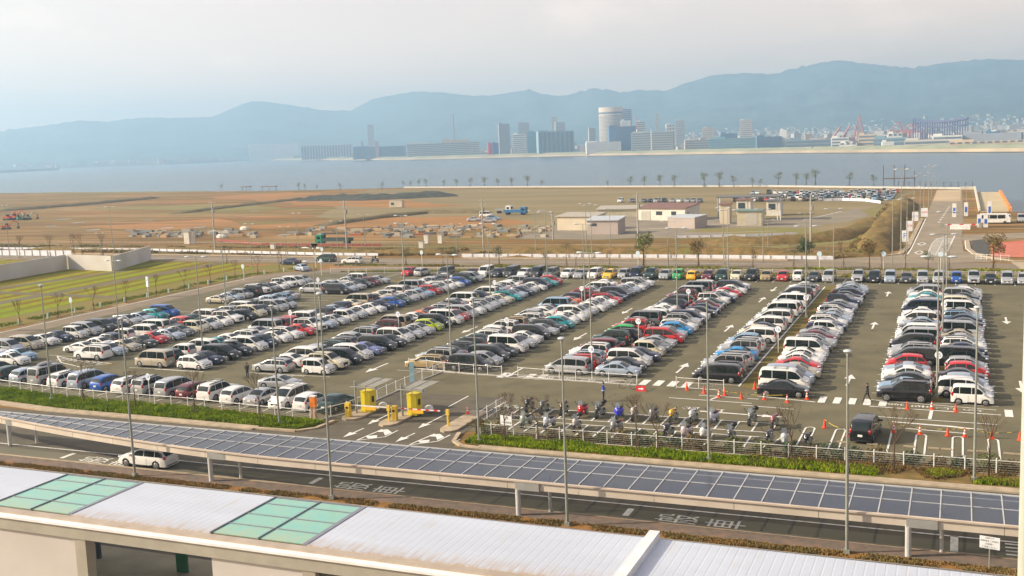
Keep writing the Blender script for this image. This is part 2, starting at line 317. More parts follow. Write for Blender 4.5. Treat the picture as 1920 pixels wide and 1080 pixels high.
tag(g.build('parapet_wall', mat('cream_concrete', (.62, .57, .46), .8)), 'pale concrete parapet wall edging the pier beside the water', 'wall')
g = MB()
for i in range(24):
    y = 328+i*3.9; g.box(12.3, 13.1, y, y+3.1, -1, .9+.25*R.random())
tag(g.build('orange_float_row', mat('orange_paint', (.75, .28, .06), .6)), 'row of orange boom floats along the right edge of the sand jetty', 'boom', kind='stuff')
# green field
fld = mat('field', (.25, .26, .004), .95, col2=(.17, .19, .003), scale=.9, detail=6)
t = fld.node_tree; bb = t.nodes['Principled BSDF']; src = bb.inputs['Base Color'].links[0].from_socket
tcn = t.nodes.new('ShaderNodeTexCoord'); mpn = t.nodes.new('ShaderNodeMapping'); mpn.inputs['Rotation'].default_value = (0, 0, math.radians(-4))
wv = t.nodes.new('ShaderNodeTexWave'); wv.wave_type = 'BANDS'; wv.bands_direction = 'X'; wv.inputs['Scale'].default_value = .062; wv.inputs['Distortion'].default_value = 1.6; wv.inputs['Detail'].default_value = 3
r_ = t.nodes.new('ShaderNodeMapRange'); r_.inputs[1].default_value = .3; r_.inputs[2].default_value = .6; r_.inputs[3].default_value = .95; r_.inputs[4].default_value = 0
mxn = t.nodes.new('ShaderNodeMixRGB'); mxn.inputs[2].default_value = (.17, .10, .012, 1)
t.links.new(tcn.outputs['Object'], mpn.inputs[0]); t.links.new(mpn.outputs[0], wv.inputs[0]); t.links.new(wv.outputs[0], r_.inputs[0]); t.links.new(r_.outputs[0], mxn.inputs[0]); t.links.new(src, mxn.inputs[1]); t.links.new(mxn.outputs[0], bb.inputs['Base Color'])
mat2(fld, .03, (.14, .23, .006), .6, .5, .65)
g = MB(); g.flat([(-300, 95), (-136, 95), (-133, 110), (-134.5, 171), (-138, 187), (-150, 193), (-177, 195), (-300, 196)], .03); struct(g, 'field', fld)
g = MB(); g.flat([(-150, 120), (-150, 193), (-153.5, 194), (-153.5, 120)], .045); g.flat([(-300, 153), (-135, 141), (-135, 143.5), (-300, 156)], .05); g.flat([(-174, 120), (-163, 178), (-166, 178), (-178, 120)], .045)
struct(g, 'field_track', mat('track_grey', (.17, .14, .09), .95, scale=.3))
g = MB(); g.flat([(-300, 96), (-127.5, 90), (-127.5, 110), (-128.6, 171), (-122, 186), (-121, 190), (-137, 191), (-137.6, 171), (-136, 95)], .036); struct(g, 'verge_ground', mat('verge_olive', (.17, .17, .04), .95, col2=(.22, .145, .055), scale=.12))
# verges along the near road
vergeL = [(-118, 79.2), (-105, 78.2), (-88.7, 76.7), (-79.8, 75.6), (-69.8, 75.4), (-56.1, 75), (-52.4, 75.2), (-51.2, 76.6), (-51.2, 77.6), (-58, 78.2), (-67, 79.2), (-84.4, 79.8), (-93.4, 81.3), (-105, 83.2), (-118, 85.5)]
vergeR = [(-36, 74.6), (-31, 74.5), (60, 74.5), (60, 77.4), (-36.4, 77.2), (-36.9, 76.2)]
g = MB(); g.prism(vergeL, -.05, .14); struct(g, 'verge_soil', mat('verge_green', (.11, .14, .015), .95, col2=(.075, .10, .012), scale=.8)); g = MB(); g.prism(vergeR, -.05, .14); struct(g, 'verge_soil', drygr)
def band(g, pts, wd, z0, z1, m=0):
    for i in range(len(pts)-1):
        p, q = Vector(pts[i]), Vector(pts[i+1]); d = (q-p).normalized(); n = Vector((-d.y, d.x))*wd/2
        g.prism([tuple(p-n), tuple(q-n+d*.01), tuple(q+n+d*.01), tuple(p+n)], z0, z1+i*.0004, m)
g = MB(); band(g, [(-118, 78.6), (-105, 77.6), (-88.7, 76.1), (-79.8, 75), (-69.8, 74.8), (-56.1, 74.4)], 1.1, -.05, .13)
band(g, [(-56.1, 74.4), (-52, 74.5), (-50.8, 75.7), (-50.6, 78.3)], .35, -.05, .15)
band(g, [(-38, 77.5), (-37.4, 75.2), (-36.2, 74.1), (-34.5, 73.95)], .35, -.05, .15); band(g, [(-34.8, 74.1), (0, 74.0), (60, 74.0)], .9, -.05, .13)
band(g, [(-170, 61.72), (60, 61.72)], .2, -.05, .16)
struct(g, 'kerb', conc)
pav = mat('brick_paving', (.20, .15, .12), .9, col2=(.145, .12, .10), scale=2.5, detail=2, bump=.1); mat2(pav, .8, (.27, .17, .12), .6, .5, .7)
g = MB(); g.prism([(-170, 60.2), (60, 60.2), (60, 61.62), (-170, 61.62)], -.1, .13); g.prism([(-170, 56.8), (60, 56.8), (60, 59.2), (-170, 59.2)], -.1, .13)
g.prism([(-150, 36.0), (60, 36.0), (60, 48.2), (-150, 48.2)], -.1, .12); struct(g, 'pavement', pav); g = MB(); g.flat([(-150, 36), (60, 36), (60, 48.1), (-150, 48.1)], .135); struct(g, 'forecourt', mat('forecourt_paving', (.34, .30, .21), .9, col2=(.27, .24, .17), scale=.6, bump=.1))  # forecourt sheet painted paler to make up for the roof's shade
g = MB(); g.prism([(-170, 59.2), (60, 59.2), (60, 60.2), (-170, 60.2)], -.1, .12); struct(g, 'planting_bed', mat('dry_bed', (.30, .15, .045), .95, col2=(.19, .11, .04), scale=3))
g = MB(); g.flat([(-170, 61.9), (60, 61.9), (60, 63.75), (-170, 63.75)], .034); struct(g, 'lightened_strip', mat('lane_lightened', (.185, .172, .125), .9, col2=(.15, .142, .105), scale=.5, detail=8, stretch=(.2, 1, 1), bump=.2, bscale=25))  # asphalt strip under the walkway's shade, its colour lightened to offset it
# grass strips in the lot
strip = mat('strip_grass', (.19, .14, .045), .95, col2=(.14, .12, .035), scale=1.5)
g = MB(); g.flat([(-18.9, 99.3), (-17.3, 98.6), (-17.3, 170), (-18.9, 170)], .045); g.flat([(-2.15, 97.5), (-1.2, 97.5), (-1.2, 169), (-2.15, 169)], .045)
g.flat([(-109, 133.5), (-99, 133.5), (-100, 139), (-108, 140)], .045); g.flat([(-96, 167.5), (-90, 168), (-90, 170), (-96, 170)], .045); g.flat([(-92, 94.3), (-90.5, 93.8), (-91, 95.5)], .045)
g.flat([(-113, 179.5), (-90, 180.6), (-30, 181), (60, 181), (60, 185.4), (-30, 185.4), (-90, 185.2), (-108, 183)], .04); g.flat([(-121, 190.2), (-108, 189.8), (60, 189.4), (60, 192.2), (-118, 192.2)], .06)
struct(g, 'grass_strip', strip)
# pavements, plaza, walls across the far road
g = MB(); g.prism([(-300, 213.0), (-130, 205.3), (-118, 204.4), (-119, 205.6), (-130, 206.6), (-300, 214.3)], -.05, .15); g.prism([(-98, 204.6), (-30, 204.4), (-30, 205.7), (-98, 205.9)], -.05, .15)
g.prism([(-13.6, 212.5), (-10.2, 215.6), (-9.3, 228), (-9.1, 303), (-9.9, 303), (-10.3, 228), (-11.2, 216.5)], -.05, .15)
g.prism([(4.1, 211), (2, 218), (1.2, 226), (1.1, 243), (1.7, 243), (1.9, 226), (2.8, 218), (5, 211.6), (9, 206), (40, 205), (40, 204.4), (8.6, 205.2)], -.05, .15)
g.prism([(6, 204.2), (60, 204.2), (60, 193), (9.4, 193), (8.2, 204)], -.05, .04)
struct(g, 'far_pavement', conc)
g = MB(); g.flat([(2, 226), (2.2, 243), (5.6, 247), (5.4, 232), (4.8, 212.5), (3, 218)], .06); struct(g, 'plaza_asphalt', mat('dark_asphalt', (.10, .095, .085), .9))
pl = mat('plaza_tiles', (.52, .12, .06), .8, col2=(.44, .105, .055), scale=.5)
g = MB(); g.flat([(5.6, 236), (40, 275), (40, 207), (5.4, 212.2)], .055)
struct(g, 'plaza', pl)
g = MB()
for i in range(12): y = 212.5+i*2.2; g.line((5.7, y), (40, y-1.0), .45, .062)
struct(g, 'plaza_band', mat('plaza_pale', (.62, .28, .19), .8))
# ---------------- road markings ----------------
Z = .048
g = MB()
g.line((-170, 64.55), (60, 64.55), .16, Z)
g.line((-170, 71.9), (60, 71.9), .16, Z)
for x in (-66.15, -42.65, -19.25): g.line((x, 62.45), (x, 63.85), .42, Z)
g.line((-.05, 61.95), (-.05, 64.6), .42, Z)
for x0, x1 in ((-50.8, -46.1), (-28.6+1, -22.7)): g.flat([(x0, 66.2), (x1-1.1, 66.35), (x1-1.1, 66.6), (x1, 66.25), (x1-1.1, 65.8), (x1-1.1, 66.05), (x0, 66.1)], Z)
for x in (-44.6, -42.6, -21.4, -19.2, -17.2): g.line((x, 66.2), (x+.9, 66.2), .22, Z)
for k in range(4): g.line((2.6, 62.5+k*.55), (3.9, 62.5+k*.55), .2, Z)
g.line((-150, 51.4), (60, 51.4), .12, Z); g.line((-150, 48.75), (60, 48.75), .1, Z)
g.line((-45.6, 48.8), (-45.2, 51.4), .14, Z); g.line((-52.9, 48.8), (-52.5, 51.4), .14, Z)
# far roads
g.line((-126.6, 171), (-124.7, 109), .22, Z); g.line((-124.7, 109), (-123.3, 99), .22, Z); g.line((-123.3, 99), (-127, 91), .22, Z)
g.line((-118, 190), (60, 189.5), .3, Z); g.line((-270, 204.5), (-130, 199), .18, Z); g.line((-130, 199), (-30, 198.4), .18, Z)
g.line((-9.3, 214), (-9.0, 228), .25, Z); g.line((-9.0, 228), (-8.6, 303), .25, Z); g.line((1.0, 226), (.9, 243), .25, Z); g.line((1.0, 226), (2.2, 216), .25, Z)
for (x, y) in ((-7.3, 219), (-7.4, 236)):
    for k in range(4):
        q = [(x-.8, y), (x, y+3.4), (x+.8, y), (x, y-3.4)]; g.line(q[k], q[(k+1) % 4], .28, Z)
hz = [(-5.7, 213.6), (-2.6, 213.6), (-1.2, 254), (-2.6, 253.5), (-4.6, 246), (-5.4, 236)]
for a, b2 in zip(hz, hz[1:]+hz[:1]): g.line(a, b2, .3, Z)
for k in range(20): y = 214.5+k*1.75; t_ = (y-213.6)/40; g.line((-5.6+max(0, t_-.55)*2.2, y), (-2.6+1.35*t_, y), .55, Z)
g.line((-4.3, 214), (-3.2, 249), .3, Z)
for k in range(8): g.line((-5.2+k*.25, 290+k*8), (-5.0+k*.25, 292.5+k*8), .5, Z)
# lot: aisle arrows
def arrow(x, y, l_, up=1, s=1.):
    q = [(-.09, 0), (.09, 0), (.09, .62*l_), (.42, .62*l_), (0, l_), (-.42, .62*l_), (-.09, .62*l_)]
    g.flat([(x+a*s, y+(b2 if up else -b2)) for a, b2 in q], Z)
for ax, ys, up in ((-26.3, (104, 128, 152), 1), (-9.6, (102, 133, 160), 1), (5.3, (107.5, 144), 0), (-42.6, (103, 124, 144), 0), (-58.4, (102, 126), 0), (-26.3, (168,), 0)):
    for y in ys: arrow(ax, y, 5, up, 1.3)
# crosswalk bars
for x in (-40.7, -39.4, -28.6, -27.2, -25.8, -24.4, -43.6): g.flat([(x, 98.0), (x+.75, 98.0), (x+.75, 100.3), (x, 100.3)], Z)
for k in range(5): x = -11.4+k*1.27; g.flat([(x, 94.9), (x+.62, 94.9), (x+.62, 97.2), (x, 97.2)], Z)
for k in range(5): x = 3.6+k*1.3; g.flat([(x, 93.6), (x+.62, 93.6), (x+.62, 96), (x, 96)], Z)
for p, q, w_ in (((-6.6, 96.9), (3.0, 95.7), .14), ((-7.0, 94.6), (3.3, 94.1), .2), ((-16.6, 97.6), (-12.5, 97.2), .16), ((-22, 95.2), (-16.5, 94.9), .16), ((-16.8, 96.1), (-11.6, 95.0), .2), ((-17.6, 92.4), (-13, 92.0), .14),
                 ((-24.4, 93.6), (-16.8, 93.2), .16), ((-20.6, 93.7), (-20, 95.5), .2), ((-6.9, 91.2), (2.9, 90.9), .16), ((-2.0, 94.3), (-2.1, 91.3), .28), ((-3.9, 88.0), (.6, 87.6), .16), ((-42.5, 99.6), (-29.8, 99.4), .16), ((-43, 98.3), (-29.4, 97.9), .12)): g.line(p, q, w_, Z)
g.flat([(-20.6, 89.6), (-15.2, 89.3), (-15.2, 89.6), (-13.3, 89.15), (-15.2, 88.75), (-15.2, 89.05), (-20.6, 89.3)], Z)
g.flat([(-4.9, 89.9), (-.3, 89.6), (.6, 89.35), (2.2, 89.1), (.6, 89.0), (-.3, 89.2), (-4.9, 89.7)], Z+.003)
# U shaped stall dividers on the near right
for xc in (-11.5+.6, -8.55, -5.2, -2.55, .05, 2.5, 5.1, 7.7):
    q = [(xc-.36, 80.9), (xc-.36, 86.1)]+[(xc-.36*math.cos(a*math.pi/6), 86.1+.45*math.sin(a*math.pi/6)) for a in range(1, 6)]+[(xc+.36, 86.1), (xc+.36, 80.9)]
    if xc != -5.2:
        for a, b2 in zip(q[:-1], q[1:]): g.line(a, b2, .14, Z)
g.line((-4.75, 81), (-4.75, 87), .14, Z); g.line((-13, 81.5), (-12.4, 84.3), .14, Z)
# motorcycle bays
g.line((-36, 87.0), (-13.6, 86.9), .14, Z); g.line((-36.6, 84.0), (-13.6, 84.1), .14, Z); g.line((-36, 82.7), (-13.2, 82.6), .14, Z)
for k in range(16):
    x = -36.2+k*1.5; g.line((x, 84.0), (x, 87.0), .16, Z+.003); g.line((x+.2, 79.4), (x+.2, 82.7), .16, Z+.003)
# stall lines
def stalls(x0, x1, y0, n, p=2.62, ov=.3):
    for k in range(n+1): g.line((x0-ov, y0+k*p), (x1+ov, y0+k*p), .1, Z)
stalls(-112, -107.6, 93.5, 14); stalls(-112, -107.6, 139, 12); stalls(-103, -93.2, 97.2, 27); stalls(-87, -77, 93.4, 29); stalls(-71.3, -61.3, 94.2, 28); stalls(-55.3, -45.3, 98.9, 26); stalls(-39.3, -29.3, 99.9, 25)
stalls(-24, -19.4, 99.9, 25, 2.62); g.line((-19.15, 99.5), (-19.15, 169), .18, Z); stalls(-17, -12.2, 97.3, 26); stalls(-6.9, -2.3, 97, 26); stalls(-1.7, 2.9, 97, 26); stalls(8.7, 13, 97, 26)
g.line((-83.5, 93.3), (-76.7, 93.1), .14, Z); g.line((-70.3, 93.9), (-64, 93.9), .14, Z)
for k in range(42): x = -98.5+k*2.72; g.line((x, 173.2), (x, 178.6), .12, Z)
for k in range(18):
    x = -98.5+k*2.62; y = 79.6+max(0, -x-55)*.055; g.line((x, y), (x+.1, y+5.3), .12, Z)
# hatched teardrop island
q = [(-101.9, 97.1), (-97, 95.2), (-91.6, 94.9)]; q2 = [(-101.9, 97.1), (-98, 93.9), (-93.6, 92.3), (-91.2, 94.9)]
for s_ in (q, q2):
    for a, b2 in zip(s_[:-1], s_[1:]): g.line(a, b2, .16, Z)
for k in range(8): x = -99.8+k; g.line((x, 94.9-.12*k), (x+.25, 96.3-.17*k), .22, Z)
# entrance: arrows and chevrons
def parrow(a, b2):
    T_, H_ = Vector(G(*a).xy), Vector(G(*b2).xy); d = (H_-T_).normalized(); n = Vector((-d.y, d.x)); m_ = H_-d*1.5
    g.flat([T_+n*.08, T_-n*.08, m_-n*.08, m_-n*.4, H_, m_+n*.4, m_+n*.08], Z)
for a, b2 in (((682, 804), (643, 821)), ((778, 813), (741, 830)), ((745, 770), (689, 797)), ((837, 777), (784, 804))): parrow(a, b2)
for ox, oy in ((0, 0), (98, 8.5)):
    for a, b2 in (((668, 827), (717, 806)), ((668, 827), (722, 820)), ((722, 820), (746, 808))): g.line(tuple(G(a[0]+ox, a[1]+oy).xy), tuple(G(b2[0]+ox, b2[1]+oy).xy), .15, Z+.002)
    for P_ in ([(685, 819), (708, 817), (706, 822), (690, 823)], [(709, 808), (727, 806), (735, 812), (722, 817.5), (719, 811), (709, 811)]): g.flat([tuple(G(x+ox, y+oy).xy) for x, y in P_], Z+.004)
g.line((-37.2+.1, 74.6), (-37.4+.2, 75.9), .14, Z)
g.line((-42.9, 85.4), (-42.9, 89.8), .15, Z); g.line((-38.6, 84.6), (-38.5, 88.6), .15, Z)
# driveway bays drawn on the yard road
for p, q in (((-88, 268), (-82, 276)), ((-80, 275), (-60, 280)), ((-60, 280), (-46, 292)), ((-68, 300), (-62, 308)), ((-40, 300), (-33, 335)), ((-64, 286), (-50, 297)), ((-58, 262), (-42, 268))): g.line(p, q, .35, Z+.01)
struct(g, 'road_marking', paintw)
for i, (s, X, Y, sx, sy) in enumerate([('般', -39.4, 62.85, 2.7, 1.45), ('車', -36.4, 62.75, 2.5, 1.5), ('般', -16.0, 62.85, 2.7, 1.45), ('車', -13.0, 62.75, 2.5, 1.5), ('般', -63.0, 62.85, 2.7, 1.45), ('車', -60.0, 62.75, 2.5, 1.5)]):
    me = text(s, 1.0, paintw); co = np.zeros(len(me.vertices)*3); me.vertices.foreach_get('co', co); co = co.reshape(-1, 3)
    mn, mxx = co.min(0), co.max(0); c = (co-(mn+mxx)/2)/(mxx-mn+1e-9)
    new = np.stack([-c[:, 1]*sx+X, c[:, 0]*sy+Y, np.full(len(c), Z+.002)], 1); me.vertices.foreach_set('co', new.reshape(-1)); me.update()
    tag(obj('road_lettering', me), kind='structure')
for s, X, Y, sx, sy, rot in (('出', -21.6, 90.2, 1.5, .9, 0), ('口', -19.4+.1, 90.0, 1.4, .8, 0), ('道', -5.0, 95.75, 1.6, .75, 1), ('者', -2.9, 95.5, 1.6, .75, 1), ('行', -.9, 95.3, 1.6, .75, 1), ('歩', 1.2, 95.1, 1.6, .75, 1),
                         ('道', -38.3, 98.95, 1.5, .8, 1), ('者', -36.1, 98.9, 1.5, .8, 1), ('行', -33.9, 98.85, 1.5, .8, 1), ('歩', -31.7, 98.8, 1.5, .8, 1)):
    me = text(s, 1.0, paintw); co = np.zeros(len(me.vertices)*3); me.vertices.foreach_get('co', co); co = co.reshape(-1, 3)
    mn, mxx = co.min(0), co.max(0); c = (co-(mn+mxx)/2)/(mxx-mn+1e-9)
    new = np.stack([(c[:, 1] if rot else -c[:, 1])*sx+X, (-c[:, 0] if rot else c[:, 0])*sy+Y, np.full(len(c), Z+.006)], 1); me.vertices.foreach_set('co', new.reshape(-1)); me.update()
    tag(obj('road_lettering', me), kind='structure')
# wheel stops
ws = MB(); ws.prism([(-.3, -.07), (.3, -.07), (.3, .07), (-.3, .07)], .04, .15); wsm = ws.mesh('wheel_stop', conc)
k = 0
for xc in (-10.5, -8.1, -5.9, -3.3, -1.6, -.9+.2, 1.1, 1.7+.1, 3.5, 4.3, 6.1):
    k += 1; o = obj('wheel_stop', wsm); o.location = (xc, 82.65, 0); o.scale = (1.3, 1, 1)
    tag(o, f'pale concrete wheel stop, {ORD[k-1]} from the left, in the empty stalls near the right fence', 'wheel stop', 'wheel stops in the empty stalls')
# ================= BUILDINGS NEARBY =================
# station roof in the foreground
t = thing('station_canopy', 'long white ribbed station canopy with green glass skylights, along the bottom', 'canopy', (0, 46.7, 0))
rz0, rz1 = 5.0, 4.98
roofm = mat('roof_sheet', (.52, .56, .63), .35, .1, col2=(.48, .515, .58), scale=.5, stretch=(.3, 1, 1))
mat2(roofm, 1.2, (.46, .40, .33), .5, .58, .8, (1.5, .25, 1))
gutm = mat('gutter_tan', (.42, .35, .28), .7, col2=(.34, .28, .22), scale=.8); frm = mat('frame_grey', (.20, .21, .25), .5)
skym = mat('skylight_glass', (.16, .43, .36), .12, col2=(.22, .42, .32), scale=.8, spec=.7)
stain(roofm, -5.55, -4.3, (.40, .29, .19), .8); stain(skym, -5.5, -3.9, (.40, .36, .16), .7)
bays = [(-90, -49.1), (-43.25, -34.2), (-28.5, -13.2), (-12.8, 12)]
sk = [(-49.1, -43.25), (-34.2, -28.5)]
for xa, xb in bays:
    g = MB(); n = max(1, int((xb-xa)/.42)); st = (xb-xa)/n
    for i in range(n):
        x = xa+i*st
        g.prism([(x, 4.994), (x+.04, 4.994), (x+.07, 5.0), (x+st-.03, 5.0), (x+st, 4.994), (x+st, 4.85), (x, 4.85)], 0, 5.55)
    # the ribs run across the roof: turn the prism from z to y
    g.v = [(x, -.02-z, y) for x, y, z in g.v]; g.f = [f[::-1] for f in g.f]
    g.build('roof_panel', roofm, t)
for k, (xa, xb) in enumerate(sk):
    g = MB()
    xm = (xa+xb)/2; ys = (-.05, -1.0, -2.6, -4.1, -5.5)
    for i in range(4):
        for a, b2 in ((xa+.06, xm-.03), (xm+.03, xb-.2)): g.box(a, b2, ys[i+1]+.04, ys[i]-.04, 4.93, 4.97)
    s_ = g.build('skylight', skym, t); g = MB()
    for x, w_ in ((xa, .07), (xm, .06), (xb-.12, .24)): g.box(x-w_/2, x+w_/2, -5.55, 0, 4.86, 5.03)
    for y in ys[1:-1]: g.box(xa, xb-.1, y-.04, y+.04, 4.87, 5.0)
    o = g.build('skylight_frame', frm, s_)
g = MB(); g.box(-90, 12, -6.05, -5.57, 4.72, 4.93); g.build('gutter', gutm, t)
g = MB(); g.box(-90, 12, -6.45, -6.05, 4.70, 4.82); g.build('edge_trim', mat('trim_white', (.80, .80, .80), .4), t)
g = MB(); g.box(-90, 12, -6.35, -6.1, 4.05, 4.69); g.build('beam', mat('beam_tan', (.36, .34, .28), .6), t)
g = MB(); g.box(-13.25, -12.75, -6.1, .1, 4.9, 5.35); g.build('roof_rib', mat('rib_white', (.72, .72, .72), .5), t)
g = MB(); g.box(-90, 12, -.02, .06, 4.75, 4.99); g.build('rear_edge', frm, t)
pan = mat('wall_panel_cream', (.50, .47, .44), .6, col2=(.46, .43, .40), scale=.4)
for xa, xb in ((-52.5, -42.45), (-33.7, -28.4)):
    g = MB(); g.box(xa, xb, -6.2, -6.0, 0.2, 4.04); g.build('wall_panel', pan, t)
for x in (-42.2, -28.15, -59, -19.5, -7):
    g = MB(); g.box(x-.22, x+.5, -6.3, -5.7, .15, 4.03); g.build('column', mat('column_tan', (.36, .33, .27), .6), t)
g = MB(); g.box(-27.6, 12, -6.0, -5.9, .2, 4.03); g.build('rear_wall', mat('wall_dark', (.10, .10, .085), .7), t)  # rear wall in one dark olive grey
t = thing('steel_post', 'dark round steel post under the canopy, left of the green information board', 'post', (-46.9, 46.4, .1)); g = MB(); g.tube((0, 0, 0), (0, 0, 4.8), .16, n=12); g.build('shaft', mat('post_dark', (.06, .075, .09), .5), t)
t = thing('information_board', 'narrow green information board with white notices under the canopy', 'sign', (-40.55, 46.2, .1), .1); g = MB(); g.box(-.35, .35, -.08, .08, 0, 2.7); g.build('board', mat('board_green', (.015, .12, .06), .5), t); g = MB(); g.box(-.2, .3, -.1, -.081, 1.2, 2.5); g.build('notice', white, t)
# walkway canopy with dark glass
t = thing('walkway_canopy', 'long covered walkway roof of dark glass panels on low posts', 'canopy', (0, 0, 0))
gl = mat('roof_glass', (.003, .022, .065), .14, 0, col2=(.012, .034, .066), scale=.35, spec=.6, alpha=.78)
def wy(x): return 60.35+max(0, -x-44)**1.6*.0165, 65.25+max(0, -x-44)**1.6*.0008
pos = -84.0; g = MB(); fr_ = MB(); k = 0
xs_ = [-84+1.6*i for i in range(64)]
for a, b2 in zip(xs_[:-1], xs_[1:]):
    (n0, f0), (n1, f1) = wy(a), wy(b2); n0 += .12; n1 += .12
    for u0, u1 in ((0, .5), (.5, 1)):
        q = [(a+.04, n0+(f0-n0)*u0+.04, 2.46+.04*u0), (b2-.04, n1+(f1-n1)*u0+.04, 2.46+.04*u0), (b2-.04, n1+(f1-n1)*u1-.04, 2.46+.04*u1), (a+.04, n0+(f0-n0)*u1-.04, 2.46+.04*u1)]
        g.add(q, [(0, 1, 2, 3)], 0)
    fr_.tube((a, n0, 2.48), (a, f0, 2.52), .042, n=4); fr_.tube((a, (n0+f0)/2, 2.49), (b2, (n1+f1)/2, 2.49), .028, n=4); fr_.tube((a, f0+.05, 2.50), (b2, f1+.05, 2.50), .07, n=4)
g.build('glass_panel', gl, t); fr_.build('glazing_bar', mat('bar_pale', (.50, .51, .52), .5), t)
g = MB(); g2 = MB()
for i in range(0, 62, 1):
    a, b2 = xs_[i], xs_[i+1]; y0, y1 = wy(a)[0], wy(b2)[0]
    g.add([(a, y0+.12, 2.47), (b2, y1+.12, 2.47), (b2, y1-.05, 2.46), (a, y0-.05, 2.46), (a, y0-.05, 2.36), (b2, y1-.05, 2.36)], [(0, 3, 2, 1), (3, 4, 5, 2)])
    if i % 3 != 2 or True: e = .03 if i % 3 == 0 else 0; g2.add([(a+e, y0+.06, 2.32), (b2, y1+.06, 2.32), (b2, y1+.06, 1.86), (a+e, y0+.06, 1.86), (a+e, y0+.2, 1.86), (b2, y1+.2, 1.86), (a+e, y0+.2, 2.32), (b2, y1+.2, 2.32)], [(0, 3, 2, 1), (3, 4, 5, 2), (0, 1, 7, 6)])
g.build('gutter', mat('gutter_cream', (.56, .47, .38), .6, col2=(.47, .38, .30), scale=.5), t); g2.build('fascia', mat('fascia_cream', (.60, .53, .44), .6, col2=(.50, .43, .35), scale=.4, stretch=(1, 1, .2)), t)
for x in (-73.5, -50, -25.7, -2.4, 20.):
    y = wy(x)[0]+.1; g = MB(); g.tube((x, y, .1), (x, y, 1.9), .17, n=12); g.build('post', mat('post_pale', (.52, .52, .49), .5), t); g = MB(); g.box(x-.1, x+1.5, y-.16, y+.1, 1.84, 2.33); g.build('bracket', mat('bracket_grey', (.33, .33, .31), .5), t)
    g = MB(); g.tube((x+.9+.8, y+1.2, .1), (x+1.7, y+1.2, 2.4), .11, n=10); g.build('post', MATS['post_pale'], t)
# ---------------- fences ----------------
def fence(label, pts, sp=2., h=1.1, rails=(1.05, .12), mesh=True, cat='fence', name='wire_fence', base=None, m=None, r=.045):
    m = m or white; t = thing(name, label, cat); posts = []
    for a, b2 in zip(pts[:-1], pts[1:]):
        A, B = Vector(a), Vector(b2); n = max(1, round((B-A).length/sp)); posts += [A+(B-A)*i/n for i in range(n)]
    posts.append(Vector(pts[-1])); pm = MB(); pm.tube((0, 0, 0), (0, 0, h+.08), r, n=6); me = pm.mesh('post', m)
    if len(posts) <= 100:
        for p in posts: o = obj('post', me, t); o.location = (p.x, p.y, 0)
    else:
        g = MB()
        for p in posts: g.tube((p.x, p.y, 0), (p.x, p.y, h+.08), r, n=4)
        tag(g.build('post', m, t), kind='stuff')
    g = MB()
    for a, b2 in zip(pts[:-1], pts[1:]):
        for z in rails: g.tube((*a, z), (*b2, z), .028, n=5)
    g.build('rail', m, t)
    if mesh:
        g = MB()
        for a, b2 in zip(pts[:-1], pts[1:]):
            for k in range(6): z = .25+k*(h-.35)/5; g.tube((*a, z), (*b2, z), .006, n=3)
        g.build('wire_mesh', m, t)
    if base: g = MB(); band(g, pts, .18, 0, base); g.build('base_kerb', concg, t)
    return t
fence('white wire fence between the left verge and the first parked row', [(-118, 85.5), (-105, 82.8), (-93.4, 80.9), (-84.4, 79.6), (-77, 79.1), (-67, 78.9), (-58.4, 78.0), (-52.6, 77.7)], base=.1)
fence('white wire fence in front of the motorcycle bays on the right', [(-36, 77.3), (-35, 77.3), (40, 77.3)], h=1.15)
fence('white wire fence on the left side of the exit lane', [(-52.2, 77.7), (-50.9, 81), (-50.7, 88), (-50.5, 95), (-50.2, 99.3)], base=.1)
fence('white wire fence closing the third and fourth double rows', [(-54.7, 100.0), (-52.4, 99.8), (-50.0, 99.2), (-46.4, 98.7), (-43.2, 98.6)], base=.1)
fence('white wire fence beside the guard, in front of the silver minivan', [(-41.4, 98.6), (-38.5, 98.3), (-35, 98.1), (-31.5, 97.9), (-28.6, 97.7)], base=.1)
fence('short white fence panel with cones in front of the black minivan', [(-24.7, 97.6), (-22.5, 97.4), (-20.1, 97.2)], sp=2.2)
fence('short white fence beside the bicycles at the exit lane', [(-37.7, 80.5), (-37.8, 86.8)])
fence('white fence of slim posts along the left service road', [(-121.3, 99), (-122, 110), (-123.3, 160), (-122, 172), (-117, 179)], sp=4, mesh=False, h=.9) if 0 else None
fence('row of short white delineator posts beside the field', [(-128.3, 91), (-128, 110), (-129, 171), (-124, 184)], sp=5.5, h=.7, rails=(), mesh=False, r=.13, name='delineator_post_row', m=mat('post_mint', (.50, .66, .58), .5))
fence('low white fence behind the far row of parked cars', [(-113, 177), (-95, 180.4), (-60, 181.6), (60, 181.8)], sp=3.4, h=1.1)
fence('thin railing of steel bars between station roof and walkway', [(-85, 57), (-43.4, 57), (-24.5, 56.8), (4, 57), (20, 57)], sp=.55, h=.95, rails=(1.0,), mesh=False, name='railing', m=mat('rail_grey', (.25, .25, .22), .6), r=.012)
fence('tall thin site fence of wire along the dry bank behind the far road', [(-100, 213.5), (-70, 215.5), (-45, 215.5), (-24, 214)], sp=3, h=2.0, rails=(2., 1.), mesh=False, r=.04, m=steel)
fence('tall thin site fence with thin posts at the left of the earth field', [(-300, 219), (-190, 221), (-150, 218), (-112, 216)], sp=3, h=2.0, rails=(2.,), mesh=False, r=.04, m=steel)
fence('white guard fence on the plaza corner', [(2.6, 208.2), (5.2, 206.4), (7.9, 205.7)], sp=1.2, h=1., rails=(1., .6, .25), mesh=False)
fence('dark railing on the promenade at the shore', [(-24, 470), (-9, 456), (4, 452)], sp=3, h=2.6, rails=(2.4,), mesh=False, m=mat('rail_dark', (.06, .06, .07), .6), r=.12)
